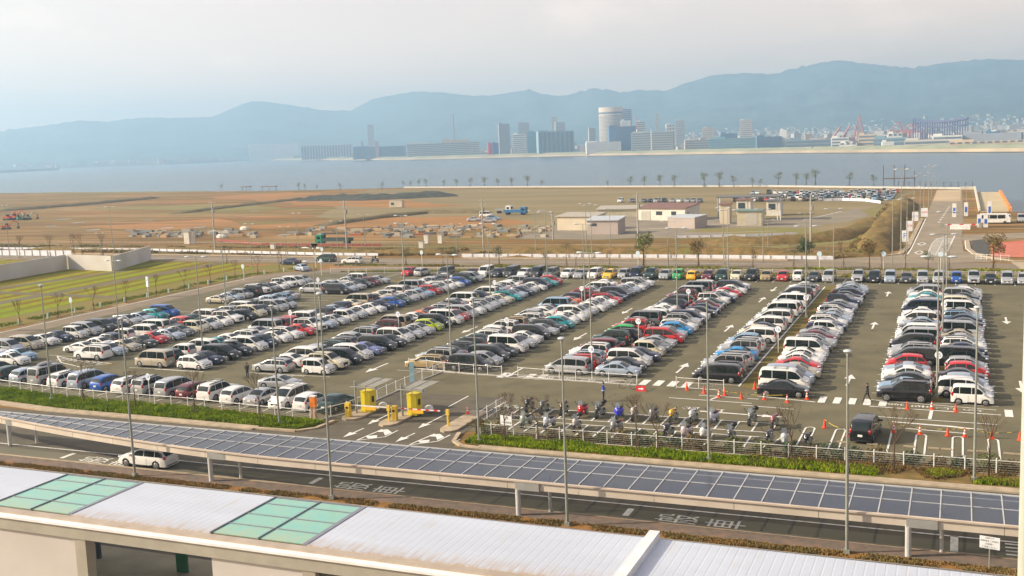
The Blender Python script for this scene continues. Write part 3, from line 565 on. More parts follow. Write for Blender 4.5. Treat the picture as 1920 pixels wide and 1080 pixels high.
def guard(label, pts, h=.95, z0=.35):
    t = thing('guard_rail', label, 'guard rail'); g = MB()
    for a, b2 in zip(pts[:-1], pts[1:]):
        A, B = Vector(a), Vector(b2); d = (B-A).normalized(); n = Vector((-d.y, d.x))*.06; g.prism([tuple(A-n), tuple(B-n), tuple(B+n), tuple(A+n)], z0, h)
    g.build('rail', mat('rail_white', (.74, .74, .78), .5), t); g = MB()
    for a, b2 in zip(pts[:-1], pts[1:]):
        A, B = Vector(a), Vector(b2); n_ = max(1, int((B-A).length/2.6))
        for i in range(n_): p = A+(B-A)*i/n_; g.box(p.x-.1, p.x+.1, p.y-.15, p.y-.05, 0, h)
    tag(g.build('post', concg, t), kind='stuff')
guard('white guard rail along the back of the far road, left part', [(-300, 219.5), (-244, 217), (-192, 214.6), (-178.5, 212.6), (-131, 206.2), (-119, 206)])
guard('second white guard rail above the concrete wall at left', [(-300, 206), (-240, 204), (-205, 203)], 1.6, .2)
guard('white guard rail along the back of the far road, right part', [(-99, 206.6), (-69, 207), (-45, 206.6), (-21.8, 205.5)], .8, .1)
guard('white guard rail in the yard behind the dry bank', [(-62, 246.6), (-46, 250), (-35, 254)], .9)
guard('white barrier curving round the far car park', [(-44, 383), (-38, 384.5), (-30, 379), (-24, 366)], 1.1, .2)
t = thing('field_wall', 'tall pale concrete panel wall in two wings behind the green field', 'wall'); wm = mat('panel_concrete', (.56, .53, .50), .84, col2=(.48, .445, .39), scale=.15)
for q in ([(-180.3, 100), (-180.7, 159.3), (-182.4, 178.8)], [(-182.2, 179.2), (-167.3, 176.6)], [(-167.1, 177.0), (-175.6, 198)]):
    g = MB(); band(g, q, .3, 0, 3.3); g.build('wall_panel', wm, t)
# ---------------- sheds ----------------
def shed(px, yb, w_, d_, h, rz, wallc, roofc, label, name='shed', extra=None, slope=.6, z=0, cat='shed', ov=.4):
    p = G(px, yb); t = thing(name, label, cat, (p.x, p.y, 0), rz, 'sheds in the yard behind the road')
    g = MB(); g.add([(0, 0, 0), (w_, 0, 0), (w_, d_, 0), (0, d_, 0), (0, 0, h), (w_, 0, h), (w_, d_, h+slope), (0, d_, h+slope)], [(0, 1, 5, 4), (1, 2, 6, 5), (2, 3, 7, 6), (3, 0, 4, 7), (3, 2, 1, 0)]); g.build('wall', wallc, t)
    s_ = slope/d_; g = MB(); g.add([(-ov, -ov, h-s_*ov+.02), (w_+ov, -ov, h-s_*ov+.02), (w_+ov, d_+ov, h+slope+s_*ov+.02), (-ov, d_+ov, h+slope+s_*ov+.02), (-ov, -ov, h-s_*ov+.25), (w_+ov, -ov, h-s_*ov+.25), (w_+ov, d_+ov, h+slope+s_*ov+.25), (-ov, d_+ov, h+slope+s_*ov+.25)], [(3, 2, 1, 0), (4, 5, 6, 7), (0, 1, 5, 4), (1, 2, 6, 5), (2, 3, 7, 6), (3, 0, 4, 7)]); g.build('roof', roofc, t)
    for kind, x0, x1, z0, z1, *sd in (extra or []):
        g = MB()
        if sd: g.box(w_-.02, w_+.05, x0, x1, z0, z1)
        else: g.box(x0, x1, -.06, .02, z0, z1)
        g.build(kind, {'window': wdk, 'door': steel, 'shutter': mat('shutter', (.45, .42, .36), .6)}[kind], t)
    return t
wdk = mat('window_dark', (.05, .07, .08), .2, col2=(.04, .05, .06)); cream = mat('wall_cream', (.58, .50, .37), .8, col2=(.53, .455, .33), scale=.3); lil = mat('wall_lilac', (.42, .35, .31), .8, col2=(.38, .32, .285), scale=.3)
rgr = mat('roof_grey', (.40, .36, .29), .6); rbl = mat('roof_blue_grey', (.46, .49, .52), .5); rbr = mat('roof_brown', (.20, .10, .075), .6); whw = mat('wall_white', (.68, .64, .55), .8)
shed(1045, 432, 11.3, 7, 3.7, -.12, cream, rgr, 'cream shed with a grey sloping roof, leftmost of the yard sheds', slope=.5)
shed(1101, 440, 8.3, 6, 3.6, -.02, lil, rbl, 'lilac grey shed with a small dark window in front of the cream one', extra=[('window', .9, 2.6, 2.2, 2.9)], slope=.5)
shed(1120, 408, 13, 7, 2.4, .1, mat('wall_khaki', (.46, .42, .30), .8), rgr, 'khaki storage hall behind the two left sheds')
shed(1197, 413, 15.5, 9, 3.5, -.25, whw, rbr, 'white workshop with a brown roof, widest of the yard sheds', extra=[('window', 6, 8, 1.6, 2.7), ('window', 11, 12.6, 1.6, 2.7), ('shutter', 1, 4.2, 0, 2.8), ('door', 1, 2.4, .2, 2.4, 1)], slope=.9)
shed(1252, 428, 8.2, 6.5, 2.8, -.3, lil, rbl, 'low lilac grey box shed right of the white workshop', slope=.3, ov=.1)
shed(1350, 420, 2.6, 3.2, 5.2, 0, cream, rbr, 'narrow tall cream stair block left of the two storey office', name='stair_block', slope=.2)
shed(1382, 424, 6.4, 4, 3.9, 0, mat('wall_ochre', (.50, .44, .31), .8), mat('roof_green', (.15, .24, .22), .5), 'two storey ochre office with a dark green flat roof', name='office', extra=[('shutter', 2.4, 5.4, .3, 3.6)], slope=.1, cat='building')
shed(1381, 402, 4.2, 5, 4.2, 0, whw, rbr, 'cream kiosk with a blue window behind the ochre office', name='kiosk', extra=[('window', .5, 2.6, 1.8, 3.5)], slope=.1, cat='kiosk')
shed(1437, 405, 4.2, 5, 4.3, 0, whw, mat('roof_dark', (.09, .10, .11), .5), 'cream kiosk with a blue window, right of the ochre office', name='kiosk', extra=[('window', .6, 2.6, 1.9, 3.6)], slope=.1, cat='kiosk')
p = G(1345, 415); t = thing('toll_canopy', 'long flat canopy on slim white posts over the two kiosks', 'canopy', (p.x, p.y, 0)); g = MB(); g.box(0, 17.5, -1, 6, 6.6, 6.95); g.build('roof', mat('roof_toll', (.13, .13, .13), .5), t)
for x in (.4, 8.2, 16.4, 17.2): g = MB(); g.tube((x, 2, 0), (x, 2, 6.6), .16, n=8); g.build('post', white, t)
p = G(730, 390); t = thing('site_cabin', 'small cream site cabin with one dark window on the earth field', 'cabin', (p.x, p.y, 0), .1); g = MB(); g.box(0, 5.6, 0, 2.6, .2, 2.9); g.build('wall', cream, t); g = MB(); g.box(.8, 2.1, -.05, 0, 1.2, 2.2); g.build('window', wdk, t); g = MB(); g.box(-.1, 5.7, -.1, 2.7, 2.9, 3.05); g.build('roof', rgr, t)
for i, (px, yb) in enumerate(((352, 457), (360, 456.5), (518-5, 474), (800, 456), (826, 456), (791, 470))):
    p = G(px, yb); s_ = 1.7 if i < 2 else 1.1; t = thing('equipment_box', f'pale upright equipment box, {ORD[i]} from the left beyond the far road' if i < 5 else 'lone short white post box beside the track', 'box', (p.x, p.y, 0), 0, 'equipment boxes beyond the far road'); g = MB(); g.box(-.5*s_, .5*s_, -.4, .4, 0, 1.9*s_); g.build('case', whw, t); g = MB(); g.box(-.5*s_-.1, .5*s_+.1, -.5, .5, 1.9*s_, 1.9*s_+.1); g.build('lid', concg, t)
# white rest shelters by the shore
for i, (px, yb, w_) in enumerate(((462, 358, 6.5), (505, 358, 11))):
    p = G(px, yb); t = thing('shelter', ['small open shelter on the shore, left one', 'longer open shelter on the shore, right one'][i], 'shelter', (p.x, p.y, 0), .1, 'shore shelters'); g = MB(); g.box(-w_/2, w_/2, -2, 2, 2.7, 3.1); g.build('roof', rbr, t)
    for x in (-w_/2+.5, 0, w_/2-.5): g = MB(); g.tube((x, 0, 0), (x, 0, 2.7), .16, n=6); g.build('post', wood, t)
p = G(1655, 350); t = thing('pergola', 'dark pergola with tall thin posts by the shore', 'pergola', (p.x, p.y, 0)); g = MB()
g.box(0, 13, -1, 1, 3.2, 3.6)
g.build('beam', mat('pergola_wood', (.14, .10, .08), .8), t)
for x in (.3, 4.6, 8.8, 12.7): g = MB(); g.box(x-.15, x+.15, -.15, .15, 0, 9 if x < 9 else 6.5); g.build('post', MATS['pergola_wood'], t)
# ---------------- lamps and poles ----------------
def lamp_post(double=True, h=11.8, m=steel, arm=1.1, single=False):
    t = thing('lamp_post', 'x', 'lamp post'); g = MB(); g.tube((0, 0, 0), (0, 0, h*.45), .095, .085, 10); g.tube((0, 0, h*.45), (0, 0, h), .07, .05, 10); g.box(-.17, .17, -.17, .17, 0, .35); g.build('pole', m, t, 40)
    g = MB(); g.tube((-arm, 0, h+.02) if not single else (0, 0, h-.25), (arm, 0, h+.02) if not single else (0, 0, h), .035 if not single else .09, n=6); g.build('arm' if not single else 'lamp_neck', m, t)
    for s in ((-1, 1) if not single else (1,)):
        g = MB(); g.ball((s*arm if not single else 0, 0, h+.04), 1, 0, 10, 6, (.42, .2, .1) if not single else (.25, .25, .10)); g.build('lamp_head', mat('lamp_head', (.48, .52, .54), .35), t, 60)
    return t
LAMP = lamp_post(); LAMP1 = lamp_post(single=True)
def lamps(src, lst, grp, f=None):
    used = [False]
    for i, (x, y, h, lb) in enumerate(lst):
        r = dup(src, (x, y, 0), R.uniform(-.25, .25), lb, grp, 'lamp post', s=1); r.scale = (1, 1, h/11.8)
lamps(LAMP1, [(-83.2, 78.1, 11.6, 'grey lamp post on the left verge, leftmost of the near posts'), (-56.5, 60.1, 12.0, 'grey lamp post on the planted strip behind the white minivan'), (-54.5, 75.7, 10.6, 'grey lamp post on the left verge near the exit lane'), (-39.1, 59.7, 14.2, 'tallest grey lamp post, on the planted strip below the yellow booths'),
  (-35.2, 75.3, 11.7, 'grey lamp post on the green corner right of the exit lane'), (-22.1, 59.6, 11.8, 'grey lamp post on the planted strip below the motorcycle bays'), (-16.7, 75.2, 12, 'grey lamp post on the right verge behind the motorcycles'), (-5.6, 60.0, 11.6, 'grey lamp post on the planted strip below the lone black minivan'), (1.1, 75.4, 11.8, 'grey lamp post on the right verge, rightmost of the near posts')], 'near lamp posts')
lotl = [(-34.6, 102.1, 12.4), (-50.3, 101.5, 12.2), (-66.2, 100.2, 11.5), (-82.1, 100, 12), (-1.7, 99, 12.5), (-98.3, 104, 11), (-34.6, 138, 11.8), (-50.3, 146, 11.8), (-66.2, 148, 11.8), (-1.7, 128, 11.8), (-18.2, 140, 11.8), (-82.1, 150, 11.8), (-108, 138, 11.8), (-34.6, 172, 11.8), (-1.7, 160, 12), (-66.2, 172.5, 11.8), (-92, 168, 11.8), (-18.2, 172, 11.8)]
lamps(LAMP, [(x, y, h, f'double lamp post, {ORD[i]} nearest of those standing between the parked rows') for i, (x, y, h) in enumerate(lotl)], 'double lamp posts in the car park')
fr2 = [(212, 470, 388, 0), (17, 470, 385, 0), (190, 480, 437, 1), (560, 475, 400, 0), (685, 470, 402, 0), (1110, 490, 385, 0), (1100, 482, 382, 0), (1145, 475, 392, 0), (1357, 495, 390, 0), (1431, 492, 392, 0), (1510, 470, 400, 0), (1673, 498, 375, 0), (960+45, 480, 395, 0), (857, 480, 420, 0), (537, 495, 425, 0), (472, 500, 420, 0), (1253, 500, 415, 0), (1440, 470, 412, 0), (640-5, 500, 415, 0)]
l2 = []
for i, (px, yb, yt, _) in enumerate(sorted(fr2)):
    p = G(px, yb); l2.append((p.x, p.y, HT(p.x, p.y, yt), f'thin street lamp post along the far road, {ORD[i]} from the left'))
lamps(LAMP, l2, 'street lamps along the far road')
pier = [(1700, 480, 372), (1713, 440, 350), (1725, 415, 330), (1732, 400, 325), (1741, 388, 313), (1747, 368, 310), (1689, 470, 318), (1757, 330+25, 330), (1812, 395, 352)]
lamps(LAMP, [(G(a, b2).x, G(a, b2).y, HT(G(a, b2).x, G(a, b2).y, c), f'tall pale pole beside the pier road, {ORD[i]} from the left') for i, (a, b2, c) in enumerate(sorted(pier))], 'poles along the pier road')
def upole(px, yb, yt, label):
    p = G(px, yb); h = HT(p.x, p.y, yt); t = thing('utility_pole', label, 'utility pole', (p.x, p.y, 0), 0, 'utility poles beyond the far road'); g = MB(); g.tube((0, 0, 0), (0, 0, h), .22, .14, 8); g.build('pole', mat('pole_concrete', (.42, .39, .34), .8), t)
    g = MB(); g.box(-1.1, 1.1, -.06, .06, h-.7, h-.55); g.box(-.8, .8, -.06, .06, h-1.6, h-1.48); g.build('crossarm', steel, t); g = MB(); g.tube((.35, 0, h-3.2), (.35, 0, h-2.2), .25, n=8); g.build('transformer', steel, t)
upole(651, 476, 375, 'concrete utility pole with crossarms behind the white estate car'); upole(907, 474, 371, 'concrete utility pole with crossarms left of the yard sheds'); upole(1197, 476, 362, 'tall concrete utility pole in front of the white workshop'); upole(1520, 460, 366, 'concrete utility pole right of the toll canopy'); upole(404, 474, 375, 'thick pale pole left of the earth works boxes'); upole(1347, 408, 369, 'thin pole at the left corner of the toll canopy'); upole(1037, 450, 398, 'short pole beside the leftmost cream shed')
for o in (LAMP, LAMP1):
    for ch in list(o.children): bpy.data.objects.remove(ch)
    bpy.data.objects.remove(o)
# ---------------- signs ----------------
sblue = mat('sign_blue', (.05, .13, .50), .4); sred = mat('sign_red', (.62, .02, .02), .4); swh = mat('sign_white', (.74, .75, .76), .4)
def round_sign(x, y, s, label, h=2.6, r=.35):
    t = thing('row_sign', label, 'sign', (x, y, 0), -.25, 'numbered row signs'); g = MB(); g.tube((0, 0, 0), (0, 0, h), .04, n=8); g.build('pole', white, t)
    g = MB(); g.tube((0, -.02, h), (0, -.06, h), r, n=20); b = g.build('disc', swh, t, 30); me = text(s, .5, sblue); o = obj('number', me, b); o.rotation_euler = (math.pi/2, 0, 0); o.location = (0, -.07, h)
for x, y, s, lb in ((-1.7, 105.5, '15', 'round white sign numbered 15 on the straight grass strip'), (-1.7, 137, '14', 'round white sign numbered 14 far along the straight grass strip'), (-18.1, 116.5, '16', 'round white sign numbered 16 on the slanting grass strip'), (-18.2, 140, '17', 'round white sign numbered 17 far up the slanting grass strip'), (-34.5, 101.7, '18', 'round sign behind the light blue sedan at the front of the fifth double row'), (-34.5, 119, '19', 'round sign beside the red cars in the middle of the fifth double row'), (-34.5, 144, '20', 'round sign far along the fifth double row'), (-50.3, 117, '20', 'round sign in the middle of the fourth double row'), (-50.4, 145, '21', 'round sign far along the fourth double row'), (-66.3, 119, '22', 'round sign in the middle of the third double row'), (-66.3, 150, '22', 'round sign far along the third double row'), (-82, 118, '23', 'round sign in the middle of the second double row'), (-72.4, 79.9, '24', 'round white sign numbered 24 behind the left fence'), (-98.3, 150, '25', 'round sign far along the first double row')): round_sign(x, y, s, lb)
def board(px, yb, w_, h, z0, label, lines, m=swh, tm=None, rz=-.2, base=None):
    p = G(px, yb) if base is None else Vector(base); t = thing('sign_board', label, 'sign', (p.x, p.y, 0), rz); g = MB(); g.tube((0, 0, 0), (0, 0, z0+.3), .04, n=8); g.build('pole', steel, t)
    g = MB(); g.box(-w_/2, w_/2, -.05, -.02, z0, z0+h); b = g.build('panel', m, t)
    for k, s in enumerate(lines):
        me = text(s, h/len(lines)*.7, tm or sblue); o = obj('lettering', me, b); o.rotation_euler = (math.pi/2, 0, 0); o.location = (0, -.055, z0+h*(1-(k+.5)/len(lines)))
        wd = max(.01, o.dimensions.x); o.scale = (min(1, w_*.9/wd),)*3
    return t
dk = mat('sign_ink', (.05, .05, .06), .5)
board(0, 0, 1.0, .66, 1.25, 'white notice board on a pole at the lower right beside the road', ['お知らせ', '駐車場をご利用の', 'お客様へ', 'ご注意ください'], tm=dk, base=(1.7, 59.9, 0))
board(972, 830, 1.1, .75, 1.2, 'white notice board on the verge in front of the motorcycles', ['注意', '二輪車置場'], tm=dk, base=(-33.5, 77.0, 0))
p = G(745, 727); t = thing('height_sign', 'tall light blue sign panel on the exit fence', 'sign', (-50.7, 93.2, 0), .3); g = MB(); g.box(-.24, .24, -.05, .05, .2, 2.3); g.build('panel', mat('sign_cyan', (.30, .52, .60), .4), t)
def redboard(x, y, rz, label, flip=False):
    t = thing('arrow_board', label, 'sign', (x, y, 0), rz, 'red arrow boards'); g = MB(); g.add([(-.75, -.25, .0), (.75, -.25, .0), (.75, 0, .85), (-.75, 0, .85), (-.75, .25, 0), (.75, .25, 0)], [(0, 1, 2, 3), (3, 2, 5, 4), (0, 3, 4), (1, 5, 2)]); b = g.build('board', sred, t)
    g = MB(); sl_ = .25/.85
    for q in ([(-.4, .32), (.1, .32), (.1, .52), (-.4, .52)], [(.1, .2), (.45, .42), (.1, .64)]): g.add([(x_, -.26+z_*sl_, z_) for x_, z_ in q], [tuple(range(len(q)))])
    g.build('arrow', swh, b); t.scale = (.62,)*3
redboard(-27.6, 95.6, .1, 'red board with a white arrow beside the guard'); redboard(-49.6, 92.3, .9, 'red board on the exit fence behind the right booth')
for i, (px, yb, lb) in enumerate(((101, 598, 'white P sign over the left service road, lower one'), (298, 556, 'white P sign over the left service road, upper one'))):
    p = (-126.8, 109.8, 0) if i == 0 else (-128, 143, 0); t = thing('parking_sign', lb, 'sign', p, -.5, 'parking signs on the left service road'); g = MB(); g.tube((0, 0, 0), (0, 0, 3.4), .05, n=8); g.build('pole', white, t)
    g = MB(); g.box(-.45, .45, -.1, .1, 1.9, 3.6); b = g.build('panel', swh, t); o = obj('letter', text('P', 1.1, sblue), b); o.rotation_euler = (math.pi/2, 0, 0); o.location = (0, -.11, 2.9)
for i, (x, y) in enumerate([(-124.2, 122), (-124.6, 165), (-113.5, 174.5), (-127, 196), (-100, 190.5), (-55, 190.5), (-22.5, 190.5), (-12, 190.8), (-3, 190.5)]):
    t = thing('road_sign', f'small pale road sign on a pole, {ORD[i]} from the left along the service roads', 'sign', (x, y, 0), -.3, 'small road signs'); g = MB(); g.tube((0, 0, 0), (0, 0, 3.), .05, n=6); g.build('pole', white, t); g = MB(); g.tube((0, -.02, 2.8), (0, -.07, 2.8), .45, n=14); g.build('disc', mat('sign_pale_blue', (.45, .55, .62), .4), t)
t = thing('stop_sign', 'red inverted triangle stop sign above the turning silver blue sedan', 'sign', (-122.6, 186.5, 0)); g = MB(); g.tube((0, 0, 0), (0, 0, 4.6), .06, n=6); g.build('pole', white, t); g = MB(); g.add([(-.9, -.05, 5), (.9, -.05, 5), (0, -.05, 3.6)], [(0, 2, 1), (0, 1, 2)]); g.build('plate', sred, t)
for i, (px, yb, w_, c, lb, s) in enumerate([(1697, 455, 1.3, swh, 'white sign lowest beside the pier road', 'P'), (1705, 435, 1.4, swh, 'white sign with red, second beside the pier road', '空港'), (1716, 416, 1.5, swh, 'blue lettered sign third beside the pier road', 'バス'), (1733, 408, 1.7, swh, 'white sign with a red edge at the end of the kerb', '駐車場')]):
    p = G(px, yb); board(0, 0, w_, 2.4, .2, lb, [s], m=c, tm=sred if i in (1, 3) else sblue, rz=.0, base=(p.x, p.y, 0))
for i, (px, yb, hgt) in enumerate(((1789, 407, 3.6), (1811, 405, 3.6), (1855, 408, 4.2), (1836, 426, 3), (1848, 426, 2.8))):
    p = G(px, yb); t = thing('entrance_pillar', f'white entrance pillar by the pier, {ORD[i]} from the left' if i < 3 else ['white notice stand before the microbus, left', 'white notice stand before the microbus, right'][i-3], 'pillar', (p.x, p.y, 0), 0, 'white pillars by the pier'); g = MB(); g.box(-.5, .5, -.4, .4, 0, hgt); g.build('shaft', white, t); g = MB(); g.box(-.3, .3, -.43, -.405, hgt*.3, hgt*.7); g.build('notice', sblue, t)
# barrier gates at the pier
p = G(1768, 428); t = thing('gate_bar', 'long white and red barrier bar across the pier road', 'barrier', (p.x, p.y, 0)); g = MB(); g.box(0, 8, -.12, .12, .7, 1.0); g.build('bar', white, t)
for k in range(3): g = MB(); g.box(1+k*2.6, 1.9+k*2.6, -.14, .14, .69, 1.01); g.build('red_band', sred, t)
for x in (-.2, 8.2): g = MB(); g.box(x-.3, x+.3, -.3, .3, 0, 1.3); g.build('post', steel, t)
p = G(1790, 430); t = thing('concrete_barrier', 'white slanting barrier block below the long barrier bar', 'barrier', (p.x, p.y, 0), -.1); g = MB(); g.box(-1, 3.4, -.3, .3, .0, 1.0); g.build('block', white, t)
# microbus
p = G(1868, 420); t = thing('microbus', 'white microbus with dark windows standing by the water at right', 'microbus', (p.x-.3, p.y+1, 0), 0, 'vehicles on the roads around the car park'); g = MB(); g.add([(-3.4, -1, .4), (3.4, -1, .4), (3.4, 1, .4), (-3.4, 1, .4), (-3.35, -.95, 2.5), (2.7, -.95, 2.5), (2.7, .95, 2.5), (-3.35, .95, 2.5), (3.4, -1, 1.4), (3.4, 1, 1.4)], [(3, 2, 1, 0), (0, 1, 8, 5, 4), (2, 3, 7, 6, 9), (4, 5, 6, 7), (3, 0, 4, 7), (1, 2, 9, 8), (8, 9, 6, 5)]); g.build('body', PAINT_W if 'PAINT_W' in globals() else white, t)
for x in (-3, -1.2, .6): g = MB(); g.box(x, x+1.6, -1.03, -.98, 1.35, 2.2); g.build('window', glass, t)
for x in (-2.2, 2.2):
    for s in (-1, 1): g = MB(); g.tube((x, s*.85, .38), (x, s*1.02, .38), .38, n=12); g.build('wheel', tyre, t)
# ---------------- exit gates ----------------
g = MB()
def island(x0, x1, y0, y1): return [(x0, y0+.9), (x0+.3, y0+.25), ((x0+x1)/2, y0), (x1-.3, y0+.25), (x1, y0+.9), (x1, y1), (x0, y1)]
for a in ((-50.5, -48.7, 78.7, 83.6), (-46.2, -44.5, 77.7, 83.5), (-40.1, -38.5, 77.3, 84.6)): g.prism(island(*a), 0, .17)
struct(g, 'traffic_island', conc)
yel = mat('booth_yellow', (.72, .58, .015), .5, col2=(.66, .53, .012), scale=.6); yel2 = mat('machine_yellow', (.74, .50, .05), .5)
for i, (x, y) in enumerate(((-49.15, 81.9), (-44.45, 81.9))):
    w_ = ['left', 'right'][i]
    t = thing('ticket_booth', f'tall yellow ticket booth on the {w_} exit island', 'booth', (x, y, .17), -.04, 'ticket booths'); g = MB(); g.box(-.46, .46, -.52, .52, 0, 1.86); g.box(-.49, .49, -.55, .55, 1.862, 1.92); g.build('case', yel, t)
    g = MB(); g.box(.461, .48, -.15, .25, .85, 1.4); g.tube((.465, .05, 1.0), (.5, .05, 1.0), .16, n=12); g.build('screen', dark, t)
    t = thing('glass_shelter', f'slanting glass shelter on a grey mast above the {w_} yellow booth', 'shelter', (x-.75, y-.9, .17), 0, 'glass shelters'); g = MB(); g.tube((0, 0, 0), (0, 0, 2.9), .10, n=10); g.build('mast', steel, t)
    g = MB(); g.tube((-.5, -.1, 2.38), (2.4, -.1, 2.42), .05, n=6); g.tube((.9, .2, 1.95), (.9, .4, 2.5), .05, n=6); g.box(1.95, 2.2, -.2, .1, 2.25, 2.55); g.build('arm', steel, t)
    g = MB(); g.add([(.05, -.05, 2.5), (2.1, -.05, 2.5), (2.4, 2.9, 2.62), (.2, 2.9, 2.62)], [(0, 1, 2, 3), (3, 2, 1, 0)]); g.build('glass', mat('shelter_glass', (.52, .49, .42), .25, col2=(.46, .44, .38)), t)
    g = MB()
    for u in (0, .5, 1): g.tube((.05+2.05*u, -.05, 2.53), (.2+2.2*u, 2.9, 2.65), .022, n=4)
    g.build('frame', steel, t)
    t = thing('barrier_gate', f'yellow barrier machine with {"a white" if i == 0 else "a red and white"} arm at the {w_} exit lane', 'barrier', (x-.75, y-2.3, .17), 0, 'barrier gates'); g = MB(); g.box(-.22, .22, -.2, .2, 0, 1.25); g.build('cabinet', yel2, t); g = MB(); g.box(-.12, .12, -.22, -.2, .75, .95); g.build('slot', dark, t)
    g = MB(); g.box(.2, 4.3, .24, .30, .95, 1.05); a_ = g.build('arm', white, t)
    g = MB(); g.box(1.6, 2.7, .2, .24, .66, .94); g.build('hanging_plate', mat('plate_orange', (.80, .42, .02), .5), a_)
    if i:
        for k in range(5): g = MB(); g.box(.5+k*.8, .85+k*.8, .235, .305, .945, 1.055); g.build('red_band', sred, a_)
    t = thing('arm_rest_post', f'slim yellow post catching the barrier arm, {w_} lane', 'post', ((-45.45, 79.0, .17) if i == 0 else (-39.7, 78.9, .17)), 0, 'arm rest posts'); g = MB(); g.box(-.07, .07, -.07, .07, 0, 1.35); g.box(-.14, .14, -.1, .1, .95, 1.45); g.build('post', yel2, t)
    t = thing('bollard', f'rounded white bollard behind the {w_} yellow booth', 'bollard', (x+.8, y+1.2, .17), 0, 'white bollards'); g = MB(); g.ball((0, 0, .25), .42, 0, 10, 6, (1, 1, .8)); g.build('dome', white, t, 60)
    t = thing('white_stake', f'thin white stake beside the {w_} yellow booth', 'stake', (x-.85, y-.6, .17), 0, 'white stakes'); g = MB(); g.tube((0, 0, 0), (0, 0, 1.9), .04, n=6); g.build('rod', white, t)
t = thing('phone_post', 'orange sign box on a tan post beside the left fence corner', 'post', (-52.7, 78.4, 0)); g = MB(); g.box(-.25, .25, -.15, .15, 0, 1.2); g.build('case', mat('post_tan', (.42, .24, .12), .6), t); g = MB(); g.box(-.28, .28, -.18, .18, 1.2, 2.1); g.build('sign_box', mat('sign_orange', (.80, .22, .02), .5), t); g = MB(); g.box(-.3, .3, -.2, .2, 2.1, 2.2); g.build('cap', swh, t)
# ---------------- cones ----------------
t0 = thing('traffic_cone', 'x', 'traffic cone'); g = MB(); g.box(-.19, .19, -.19, .19, 0, .04); g.tube((0, 0, .04), (0, 0, .72), .145, .03, 12); g.build('cone', orange, t0, 40)
t1 = thing('traffic_cone', 'x', 'traffic cone'); g = MB(); g.box(-.19, .19, -.19, .19, 0, .04); g.tube((0, 0, .04), (0, 0, .72), .145, .03, 12); g.build('cone', orange, t1, 40)
g = MB(); g.tube((0, 0, .24), (0, 0, .36), .118, .095, 12, cap=False); g.tube((0, 0, .46), (0, 0, .58), .078, .055, 12, cap=False); g.build('white_band', swh, t1, 40)
cz = [(1288, 732, 0, 'front of the short white fence, left'), (1320, 738, 0, 'below the short white fence, middle'), (1348, 745, 1, 'left end of the yellow rope'), (1390, 748, 0, 'below the slanting grass strip'), (1433, 750, 1, 'left of the black sedan wheel'), (1415, 730, 0, 'on the slanting grass strip'), (1476, 755, 1, 'in front of the black sedan, left'), (1513, 749, 1, 'in front of the black sedan, right'),
 (1546, 803, 0, 'leftmost before the empty stalls'), (1590, 818, 1, 'left of the lone black minivan'), (1676, 811, 1, 'right of the lone black minivan'), (1725, 815, 1, 'on the third stall divider'), (1777, 818, 0, 'between the third and fourth stall dividers'), (1809, 820, 1, 'right of the fourth stall divider'), (1860, 823, 0, 'on the fifth stall divider'), (1912, 826, 0, 'rightmost before the empty stalls'), (1701, 768, 0, 'left of three behind the road lettering'), (1747, 768, 1, 'middle of three behind the road lettering'), (1792, 773, 0, 'right of three behind the road lettering'), (877, 779, 1, 'on the exit island'), (1359, 742, 0, 'on its side beside the grass strip')]
for px, py, k, lb in cz:
    p = G(px, py); dup(t1 if k else t0, (p.x, p.y, .03 if px != 877 else .17), R.uniform(-.4, .4), ('red cone with white bands ' if k else 'plain red cone ')+lb, 'red traffic cones', 'traffic cone')
for t in (t0, t1):
    for ch in list(t.children): bpy.data.objects.remove(ch)
    bpy.data.objects.remove(t)
rope = mat('rope_yellow', (.48, .36, .03), .8, col2=(.06, .05, .02), scale=3.2, detail=0, lo=.48, hi=.52)
for i, (a, b2) in enumerate((((-9.8, 86.6), (-7.8, 84.4)), ((-4.6, 86.7), (.5, 86.6)), ((.5, 86.6), (4.4, 86.7)), ((-20.1, 94.9), (-13.9, 94.4)))):
    g = MB(); A, B = Vector((*a, .7)), Vector((*b2, .7)); pts = [A+(B-A)*k/12-Vector((0, 0, .22*math.sin(math.pi*k/12))) for k in range(13)]; g.path([tuple(q) for q in pts], .025, 5)
    tag(g.build('cone_rope', rope), ['yellow and black rope left of the lone black minivan', 'yellow and black rope right of the lone black minivan', 'yellow and black rope at the right edge', 'yellow and black rope below the slanting grass strip'][i], 'rope', 'ropes between cones')
